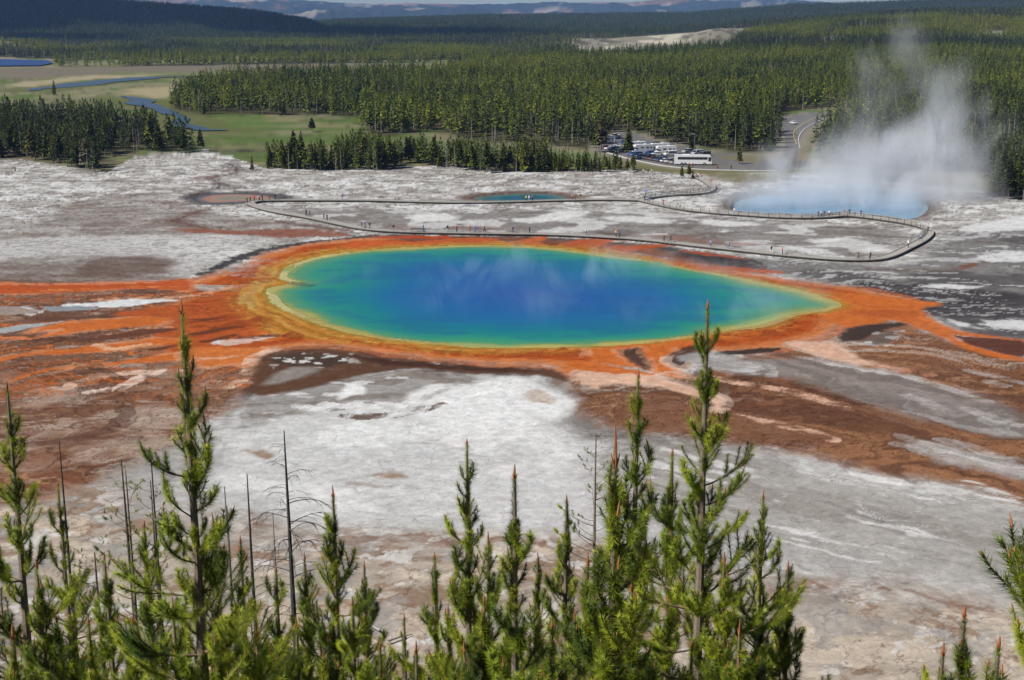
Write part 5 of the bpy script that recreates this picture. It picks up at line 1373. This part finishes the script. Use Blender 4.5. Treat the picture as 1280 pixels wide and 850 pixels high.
def leader_mesh(seed, top=.55, cl=.16):
    r = random.Random(seed); mb = MB()
    P = [Vector((0, 0, -top)), Vector((r.uniform(-.01, .01), 0, -top * .5)), Vector((0, 0, -cl))]
    brush(mb, P, r, 1500, .050, fwd=.75)
    brush(mb, [Vector((0, 0, -2.2)), Vector((0, 0, -1.2))], r, 420, .045, fwd=1.1); brush(mb, [Vector((0, 0, -1.2)), Vector((0, 0, -top))], r, 850, .048, fwd=1.1)
    mb.tube([Vector((0, 0, -cl)), Vector((.002, 0, -cl * .5)), Vector((0, 0, 0))], [.0095, .009, .003], 2, 6)
    for k in range(4):
        a = k * 1.57 + r.random(); d = Vector((math.cos(a) * .35, math.sin(a) * .35, .93)); cone_tip(mb, Vector((0, 0, -cl)) + d * .0, d, cl * r.uniform(.3, .55), .006)
    return mb.mesh('leader', [twigb, needles, candle])
LD = [leader_mesh(k, .6, (.08, .11, .14, .24)[k]) for k in range(4)]
def slope_z(x, y): return tz(x, y)
def spot(u, v, D):
    """point on the sight line through (u, v) at ground distance D"""
    dx = (u - 640.0) / F; dy = (425.0 - v) / F
    Y = CP + dy * SP; k = D / Y
    return dx * k, D, H + (dy * CP - SP) * k
def trunk_mesh(h, r0, lean, seed, mat_, n=9):
    r = random.Random(seed); mb = MB(); pts = []; rad = []
    for i in range(n + 1):
        t = i / n; pts.append((lean[0] * (t - t * t * .3) + r.uniform(-1, 1) * .012 * (1 - t), lean[1] * t, h * t)); rad.append(r0 * (1 - t) ** .85 + .0085)
    mb.tube(pts, rad, 0, 9)
    return mb.mesh('trunk', [mat_]), pts
def young_pine(u, v, D, label, seed, r0=None, lean_px=0, spread=1.0, den=1.0, gap=.36, gone=0.0, grp=None):
    r = random.Random(seed); x, y, zt = spot(u, v, D)
    lx = -lean_px * D / F                       # horizontal drift between root and tip
    x0 = x - lx; z0 = slope_z(x0, y) - .15; h = zt - z0
    r0 = r0 or .0085 * h + .008
    root = empty('pine_tree', (x0, y, z0), 0, label=label, category='pine tree', **({'group': grp} if grp else {}))
    hb = h - .12; tm, pts = trunk_mesh(hb, r0, (lx, 0), seed, bark); link('trunk', tm, root)
    at = lambda z: (lx * ((z / hb) - (z / hb) ** 2 * .3), 0)
    tx = at(hb); link('leader', LD[3 if 'reddish leader' in label and 'long' in label else seed % 3], root, (tx[0], 0, h), (r.uniform(-.04, .04), r.uniform(-.04, .04), r.uniform(0, 6)), (1, 1, r.uniform(.8, 1.1)))
    d = .46; kk = 0
    while d < h * .93:
        z = h - d
        if r.random() > gone:
            nb_ = r.choice([3, 4, 4, 5]) if den >= 1 else r.choice([2, 3, 4])
            a0 = r.uniform(0, 6.28)
            for k in range(nb_):
                L = (.07 + .27 * d) * r.choice([.5, .65, .8, .9, 1.0, 1.2]) * spread; L = min(L, 1.05)
                cls = 'a' if L < .24 else 'b' if L < .46 else 'c' if L < .78 else 'd'
                L0, me = r.choice(BR[cls]); s = L / L0
                el = max(-.05, .60 - .22 * d) + r.uniform(-.25, .3)
                q = at(z)
                o = link('branch', me, root, (q[0], 0, z + r.uniform(-.09, .09)), (0, -el, a0 + k * 6.283 / nb_ + r.uniform(-.3, .3)), (s, s * r.uniform(.85, 1.1), s))
                o.rotation_euler = (r.uniform(-.15, .15), -el, o.rotation_euler[2])
            if den >= 1:
                for k in range(r.choice([3, 3, 4])):
                    L0, me = r.choice(BR['a' if d < 1.3 else 'b']); zi = z - gap * r.uniform(.2, .8); q = at(zi)
                    s = r.uniform(.5, 1.15); link('branch', me, root, (q[0], 0, zi), (0, -r.uniform(.1, .8), r.uniform(0, 6.28)), s)
        d += gap * .8 * r.uniform(.7, 1.3) * (1 + .08 * d); kk += 1
        if z < 0.6 or (v + d * F / D > 1000): break
    return root
YP = [ # u, v of the tip, distance, drift of the trunk, label
 (225,374,9.3,4,1.0,.42,'tallest young pine at left with a dark trunk, its tip against the orange mats'),
 (882,374,10.2,10,1.05,.40,'tallest young pine at right with a grey trunk, its tip against the blue green water'),
 (800,460,12.0,-6,.95,.38,'slim young pine just left of the tallest right hand one'),
 (768,530,6.8,4,1.0,.30,'young pine with long reddish leader shoots in front of the slim one'),
 (583,548,11.5,2,.95,.38,'young pine left of the middle, taller of a pair before the white pan'),
 (643,580,8.0,2,.9,.30,'young pine with an orange brown leader right of the taller one of a pair'),
 (415,606,12.0,2,1.2,.40,'broad young pine with upturned arms standing alone left of the middle'),
 (12,476,11.0,-14,1.1,.42,'tall young pine cut by the left edge of the view'),
 (953,612,13.0,6,1.1,.36,'bushy young pine on the right side of the tallest right hand one'),
 (985,700,12.0,2,1.1,.34,'short bushy pine at the right end of the main row'),
 (708,618,13.0,0,.9,.36,'dark leaning young pine between the reddish shoots and the orange brown leader'),
 (1206,756,7.6,2,.95,.28,'small bright pine low in the right corner with reddish candles'),
 (1402,450,5.6,0,1.35,.22,'large pine cut by the right edge with long upturned arms'),
 (72,602,17.0,0,1.1,.42,'dark young pine behind the one at the left edge'),
 (300,668,14.5,0,1.1,.38,'young pine below the fork of dead stems'),
 (455,700,16.0,0,1.1,.40,'low pine right of the broad one with upturned arms'),
 (543,690,13.5,0,1.1,.38,'low bright pine on the left foot of the taller one of a pair'),
 (610,664,15.5,0,1.0,.40,'dark low pine wedged between the pair left of the middle'),
 (672,690,14.0,0,1.1,.36,'low pine right below the orange brown leader'),
 (840,560,11.3,4,1.0,.36,'young pine whose tip shows between the slim and the tallest right hand ones'),
 (905,690,9.8,2,1.2,.34,'low bright green pine before the trunk of the tallest right hand one'),
 (735,690,9.5,0,1.2,.34,'low spreading pine at the foot of the reddish leader shoots'),
 (130,690,13.0,0,1.1,.38,'low pine left of the tallest left one'),
 (180,650,12.6,0,1.1,.38,'dense pine just left of the tallest left trunk'),
 (265,640,11.6,0,1.0,.38,'dark pine just right of the tallest left trunk'),
 (345,706,12.5,0,1.2,.36,'bushy low pine at the foot of the dead tree'),
 (380,690,13.6,0,1.1,.36,'low pine between the dead tree and the broad one'),
 (505,765,15.0,0,1.0,.36,'smallest dark pine in the gap of the row'),
 (45,700,10.0,0,1.1,.34,'low bright pine in the lower left corner'),
 (605,742,10.5,0,1.2,.34,'low bright pine at the lower edge left of the middle'),
 (790,720,8.8,0,1.2,.32,'low bright pine at the lower edge right of the middle'),
 (955,740,10.5,0,1.2,.32,'yellow green low pine at the lower edge near the bare gap'),
 (440,745,10.8,0,1.2,.34,'low pine at the lower edge below the broad one'),
 (215,745,9.6,0,1.2,.34,'low pine at the lower edge below the tallest left one'),
 (110,770,9.2,0,1.2,.34,'low pine at the lower edge between the two left trunks'),
 (320,780,9.6,0,1.2,.34,'low pine at the lower edge below the dead tree'),
 (520,800,9.8,0,1.1,.34,'low pine tip at the lower edge under the gap'),
 (690,775,9.0,0,1.2,.34,'low pine at the lower edge in the middle'),
 (560,755,12.0,0,1.2,.34,'low pine at the foot of the bright one beside the pair'),
 (640,765,11.0,0,1.3,.32,'low pine right under the orange brown leader at the lower edge'),
 (745,745,11.5,0,1.3,.32,'dark low pine behind the foot of the reddish leader shoots'),
 (835,740,10.8,0,1.3,.32,'low pine just left of the tallest right hand trunk at the lower edge'),
 (925,775,9.5,0,1.2,.32,'low pine just right of the tallest right hand trunk at the lower edge'),
 (985,790,12.0,0,1.1,.32,'last low pine at the right end of the row beside the bare gap'),
 (70,765,11.0,0,1.3,.32,'low pine beneath the dark one behind the left edge'),
 (15,780,8.5,0,1.2,.32,'low pine in the very corner at lower left'),
 (165,770,10.5,0,1.3,.32,'low pine just left of the tallest left trunk at the lower edge'),
 (268,765,11.0,0,1.3,.32,'low pine just right of the tallest left trunk at the lower edge'),
 (370,770,11.5,0,1.3,.32,'low pine between the dead tree and the broad pine at the lower edge'),
 (410,790,9.5,0,1.2,.32,'low pine before the trunk of the broad one at the lower edge'),
 (475,800,11.5,0,1.2,.32,'low pine left of the gap at the lower edge'),
 (725,800,8.2,0,1.2,.32,'nearest low pine in the middle with its tip just in view'),
 (865,800,8.6,0,1.2,.32,'nearest low pine before the tallest right hand trunk'),
 (580,800,9.0,0,1.2,.32,'nearest low pine left of the middle'),
 (1180,800,9.0,0,1.1,.30,'low pine at the left foot of the small bright one in the right corner'),
 (1250,795,7.0,0,1.2,.30,'low pine between the small bright one and the right edge'),
]
for i, (u, v, D, ln_, sp_, gp_, lb_) in enumerate(YP):
    young_pine(u, v, D, lb_, 500 + i * 7, lean_px=ln_, spread=sp_, gap=gp_)
# ---- thin, tufted pines and dead stems
def tuft_mesh(seed):
    r = random.Random(seed); mb = MB(); P = curve_path(r, .5, .0, .5, 5)
    mb.tube(P, [.008, .007, .006, .005, .004, .003], 0, 4)
    for k in range(4):
        T = curve_path(r, .13, .3, 1.0, 3, 0, P[r.choice([3, 4, 5])], r.uniform(-1.4, 1.4)); mb.tube(T, .003, 0, 3); brush(mb, T[1:], r, 900, .045)
    return mb.mesh('branch', [twigb, needles, candle])
TUFT = [tuft_mesh(k) for k in range(4)]
def thin_pine(u, v, D, label, seed, span=2.2):
    r = random.Random(seed); x, y, zt = spot(u, v, D); z0 = slope_z(x, y) - .1; h = zt - z0
    root = empty('pine_tree', (x, y, z0), 0, label=label, category='pine tree')
    tm, _ = trunk_mesh(h, .05, (0, 0), seed, bark); link('trunk', tm, root)
    n = int(span * 11)
    for k in range(n):
        d = .05 + span * k / n; s = (.45 + .35 * d) * r.uniform(.7, 1.2)
        link('branch', r.choice(TUFT), root, (0, 0, h - d), (r.uniform(-.2, .2), -r.uniform(.1, .6), r.uniform(0, 6.28)), s)
thin_pine(745, 543, 21, 'thin tufted pine with sparse round clumps behind the reddish leader shoots', 71, 3.0)
thin_pine(157, 588, 20, 'thin pine with sparse tufts on a bare stem at left', 72, 2.6)
thin_pine(188, 600, 24, 'slender tufted pine behind the tallest left one', 73, 2.2)
thin_pine(118, 690, 16, 'thin brown stemmed pine among the low left pines', 74, 2.0)
def dead_tree(u, v, D, label, seed, r0, lean_px=0, nbr=40, mat_=None, droop=True, blen=.55, span=None):
    r = random.Random(seed); x, y, zt = spot(u, v, D); lx = -lean_px * D / F; x0 = x - lx; z0 = slope_z(x0, y) - .1; h = zt - z0
    mat_ = mat_ or grey_dead
    root = empty('dead_tree', (x0, y, z0), 0, label=label, category='dead tree')
    tm, _ = trunk_mesh(h, r0, (lx, 0), seed, mat_); link('trunk', tm, root)
    key = 'twig' + mat_.name
    if key not in _vm:
        out = []
        for k in range(4):
            rr = random.Random(900 + k); mb = MB(); P = curve_path(rr, 1.0, .35, -1.1, 7, rr.uniform(-.6, .6))
            mb.tube(P, [.009, .008, .007, .006, .0055, .005, .004, .003], 0, 4)
            for j in (2, 3, 4, 5):
                T = curve_path(rr, .3, -.2, -1.2, 3, 0, P[j], rr.uniform(-1, 1)); mb.tube(T, [.006, .005, .004, .002], 0, 3)
            out.append(mb.mesh('branch', [mat_]))
        _vm[key] = out
    sp_ = span or h * .55
    for k in range(nbr):
        d = .25 + sp_ * (k / nbr); s = blen * min(1, .25 + d * .45) * r.uniform(.5, 1.2)
        zz = (h - d) / h
        link('branch', r.choice(_vm[key]), root, (lx * (zz - zz * zz * .3), 0, h - d), (0, r.uniform(-.2, .15), r.uniform(0, 6.28)), s)
dead_tree(351, 538, 21, 'black dead tree with drooping twigs standing on the white pan', 81, .07, 14, 64, blen=1.0)
dead_tree(307, 592, 22, 'bare grey dead stem left of the black dead tree', 82, .055, 6, 24, blen=.3)
dead_tree(147, 574, 21, 'leaning dark dead stem left of the tallest left pine', 83, .055, 16, 30, blen=.35)
dead_tree(74, 552, 23, 'thin upright dead pole behind the left edge pines', 84, .05, 0, 22, blen=.25)
dead_tree(188, 560, 24, 'thin dark dead pole just left of the tallest left pine', 85, .045, 0, 22, blen=.25)
dead_tree(277, 608, 20, 'pale dead stem leaning against its twin right of the tallest left pine', 86, .05, 12, 12, pale_dead, blen=.4)
dead_tree(283, 632, 20, 'grey dead stem beside the pale leaning one', 87, .045, 2, 10, pale_dead, blen=.35)
dead_tree(340, 640, 24, 'short pale dead stem just behind the black dead tree', 88, .05, 3, 22, pale_dead, blen=.7)
dead_tree(546, 725, 22, 'small dead spike in the gap of the row', 89, .05, 0, 8, pale_dead, blen=.3)
for u, v, L, rz, tilt, lb_ in ((462, 784, 3.6, 2.2, .10, 'pale fallen log lying on the bare ground in the gap of the pine row'), (500, 800, 2.6, .7, .08, 'shorter pale fallen log crossing behind the longer one')):
    x, y = G(u, v); m = MB(); m.tube([(-L / 2, 0, 0), (0, .05, .06), (L / 2, 0, .02)], [.11, .09, .05], 0, 7); m.tube([(0, 0, .04), (.3, .15, .5)], [.03, .01], 0, 4)
    link('fallen_log', m.mesh('fallen_log', [pale_dead]), None, (x, y, .22), (0, tilt, rz), label=lb_, category='log')

# ------------------------------------------------------------------ steam
def steam_mat(name, blobs, k, nscale, thr, aniso=.1, colr=(.985, .99, 1), step=1.0, stretch=(1, 1, .6), soft=.22):
    m = bpy.data.materials.new(name); m.use_nodes = True; nt = m.node_tree; N = nt.nodes; L = nt.links
    N.remove(N['Principled BSDF']); pv = N.new('ShaderNodeVolumePrincipled'); L.new(pv.outputs[0], N['Material Output'].inputs['Volume'])
    pv.inputs['Color'].default_value = (*colr, 1); pv.inputs['Anisotropy'].default_value = aniso
    tc = N.new('ShaderNodeTexCoord')
    no = N.new('ShaderNodeTexNoise'); no.inputs['Scale'].default_value = nscale; no.inputs['Detail'].default_value = 5; no.inputs['Roughness'].default_value = .62; no.inputs['Distortion'].default_value = 1.2
    mp = N.new('ShaderNodeMapping'); mp.inputs['Scale'].default_value = stretch; L.new(tc.outputs['Object'], mp.inputs[0]); L.new(mp.outputs[0], no.inputs['Vector'])
    acc = None
    for (c, r, s) in blobs:
        sub = N.new('ShaderNodeVectorMath'); sub.operation = 'SUBTRACT'; L.new(tc.outputs['Object'], sub.inputs[0]); sub.inputs[1].default_value = c
        sc_ = N.new('ShaderNodeVectorMath'); sc_.operation = 'MULTIPLY'; L.new(sub.outputs[0], sc_.inputs[0]); sc_.inputs[1].default_value = tuple(1 / q for q in r)
        ln_ = N.new('ShaderNodeVectorMath'); ln_.operation = 'LENGTH'; L.new(sc_.outputs[0], ln_.inputs[0])
        mr = N.new('ShaderNodeMapRange'); mr.interpolation_type = 'SMOOTHSTEP'; mr.inputs[1].default_value = 1; mr.inputs[2].default_value = 0; mr.inputs[3].default_value = 0; mr.inputs[4].default_value = s
        L.new(ln_.outputs['Value'], mr.inputs[0])
        if acc is None: acc = mr.outputs[0]
        else:
            mx = N.new('ShaderNodeMath'); mx.operation = 'ADD'; L.new(acc, mx.inputs[0]); L.new(mr.outputs[0], mx.inputs[1]); acc = mx.outputs[0]
    # density = envelope * smoothstep(noise + envelope*0.2)
    cl_ = N.new('ShaderNodeMath'); cl_.operation = 'MINIMUM'; L.new(acc, cl_.inputs[0]); cl_.inputs[1].default_value = 1.1; acc = cl_.outputs[0]
    ad = N.new('ShaderNodeMath'); ad.operation = 'MULTIPLY_ADD'; L.new(acc, ad.inputs[0]); ad.inputs[1].default_value = .18; L.new(no.outputs[0], ad.inputs[2])
    mr = N.new('ShaderNodeMapRange'); mr.interpolation_type = 'SMOOTHSTEP'; mr.inputs[1].default_value = thr; mr.inputs[2].default_value = thr + soft; L.new(ad.outputs[0], mr.inputs[0])
    mu = N.new('ShaderNodeMath'); mu.operation = 'MULTIPLY'; L.new(mr.outputs[0], mu.inputs[0]); L.new(acc, mu.inputs[1])
    m2 = N.new('ShaderNodeMath'); m2.operation = 'MULTIPLY'; L.new(mu.outputs[0], m2.inputs[0]); m2.inputs[1].default_value = k; L.new(m2.outputs[0], pv.inputs['Density'])
    m.cycles.volume_step_rate = step
    return m
def at_d(u, v, D):
    p = spot(u, v, D); return p
BL = []
for u, v, D, r, s in ((925,232,378,30,.35),(965,222,385,42,.8),(1005,222,390,40,.9),(1050,216,392,46,.9),(1095,214,394,50,1),(1140,212,396,52,1),(1185,222,390,48,.9),(1218,225,386,26,.4),
                   (1165,175,394,44,1),(1125,178,396,40,.8),(1178,140,394,30,.85),(1182,112,394,26,.7),(1160,98,394,28,.5),(1200,92,394,24,.45),(1135,62,394,28,.42),(1128,36,394,22,.34),(1085,82,394,26,.36),
                   (1062,158,394,46,.30),(1215,160,394,48,.28),(1100,118,394,36,.28),(1010,178,392,36,.30),(1245,130,394,34,.2),(1025,242,386,80,.5),(1120,246,386,84,.5),(1200,246,386,56,.6),(940,246,380,50,.4),(1230,190,392,44,.4),(900,240,384,30,.3)):
    c = spot(u, v, D); rr = r * D / F; dz = rr * (.45 if v > 240 else 1)
    BL.append((c, (rr * 1.5, rr * 1.4, dz * 1.45), s * .62))
lo = np.array([np.array(b[0]) - np.array(b[1]) for b in BL]).min(0); hi = np.array([np.array(b[0]) + np.array(b[1]) for b in BL]).max(0); lo[2] = -1.1
mb = MB(); mb.box(tuple((lo + hi) / 2), tuple(hi - lo))
link('steam', mb.mesh('steam', [steam_mat('crater_steam', BL, .11, .085, .48, step=.25, soft=.16, colr=(.94, .96, 1))]), kind='stuff', label='steam billowing up from the crater lake', category='steam')
BM = []
for u, v, r, s in ((940,256,40,.8),(985,250,48,1),(1030,250,50,1),(1080,250,52,1),(1130,256,44,1),(1010,236,40,.8),(1080,236,44,.8),(1140,240,36,.8),(835,258,26,.4),(900,250,30,.5)):
    c = G(u, v); rr = r * c[1] / F; BM.append(((c[0], c[1], .5), (rr * 1.3, rr * 2.2, 7), s))
lo = np.array([np.array(b[0]) - np.array(b[1]) for b in BM]).min(0); hi = np.array([np.array(b[0]) + np.array(b[1]) for b in BM]).max(0); lo[2] = -1.1
mb = MB(); mb.box(tuple((lo + hi) / 2), tuple(hi - lo))
link('steam', mb.mesh('steam', [steam_mat('low_crater_steam', BM, .055, .11, .46, step=.3, colr=(.80, .90, 1), soft=.25)]), kind='stuff', label='low bluish steam lying on the crater lake', category='steam')
# thin veils drifting over the rainbow spring
BP = []
for u, v, r, s in ((640,330,46,.8),(720,350,60,1),(590,350,60,.8),(560,380,50,.5),(760,330,50,.9),(680,385,60,.7),(850,340,60,.6),(930,350,60,.6),(960,385,60,.9),(910,400,40,.9),(440,345,50,.3),(800,395,50,.4),(1020,370,50,.35)):
    c = G(u, v); rr = r * c[1] / F; BP.append(((c[0], c[1], 1.2), (rr * 1.6, rr * 2.4, 3.6), s * .6))
lo = np.array([np.array(b[0]) - np.array(b[1]) for b in BP]).min(0); hi = np.array([np.array(b[0]) + np.array(b[1]) for b in BP]).max(0); lo[2] = .05
mb = MB(); mb.box(tuple((lo + hi) / 2), tuple(hi - lo))
link('steam', mb.mesh('steam', [steam_mat('spring_steam', BP, .055, .09, .45, colr=(.66, .88, 1), step=.35, stretch=(1.4, .30, 1), soft=.25)]), kind='stuff', label='thin steam drifting over the rainbow coloured spring', category='steam')

# ------------------------------------------------------------------ air and a real cloud over the left ridge
def air():
    mb = MB(); mb.box((0, 8200, 165), (30000, 17600, 336))
    m = bpy.data.materials.new('air'); m.use_nodes = True; N = m.node_tree.nodes; N.remove(N['Principled BSDF'])
    pv = N.new('ShaderNodeVolumePrincipled'); pv.inputs['Density'].default_value = 4.5e-5; pv.inputs['Color'].default_value = (.30, .52, 1, 1); pv.inputs['Anisotropy'].default_value = .2
    m.node_tree.links.new(pv.outputs[0], N['Material Output'].inputs['Volume'])
    link('haze', mb.mesh('haze', [m]), kind='stuff')
air()
def cloud(cx, cy, cz, sx, sy, sz, seed):
    r = random.Random(seed); bm = bmesh.new()
    for k in range(26):
        a = r.uniform(0, 6.28); q = r.random() ** .5
        mtx = Matrix.Translation((math.cos(a) * q * sx, math.sin(a) * q * sy, r.uniform(0, sz) * (1.1 - q))) @ Matrix.Diagonal((r.uniform(.22, .38) * sx, r.uniform(.22, .38) * sy, r.uniform(.5, .9) * sz, 1))
        bmesh.ops.create_icosphere(bm, subdivisions=3, radius=1, matrix=mtx)
    from mathutils import noise as mn
    for v_ in bm.verts:
        p = v_.co * .012; v_.co += Vector((1, 1, .6)) * (mn.fractal(p, 1, 2, 4) * 38)
    me = bpy.data.meshes.new('cloud'); bm.to_mesh(me); bm.free()
    me.polygons.foreach_set('use_smooth', np.full(len(me.polygons), True))
    me.materials.append(plain('cloud_vapour', (.9, .9, .9), 1, var=.02, spec=0))
    link('cloud', me, loc=(cx, cy, cz), kind='stuff', label='low white cumulus cloud above the wooded ridge', category='cloud')
_h_ = 900 / math.tan(SUN_EL)
cloud(-1120 + math.sin(SUN_AZ) * _h_, 3420 + math.cos(SUN_AZ) * _h_, 940, 940, 620, 90, 5)
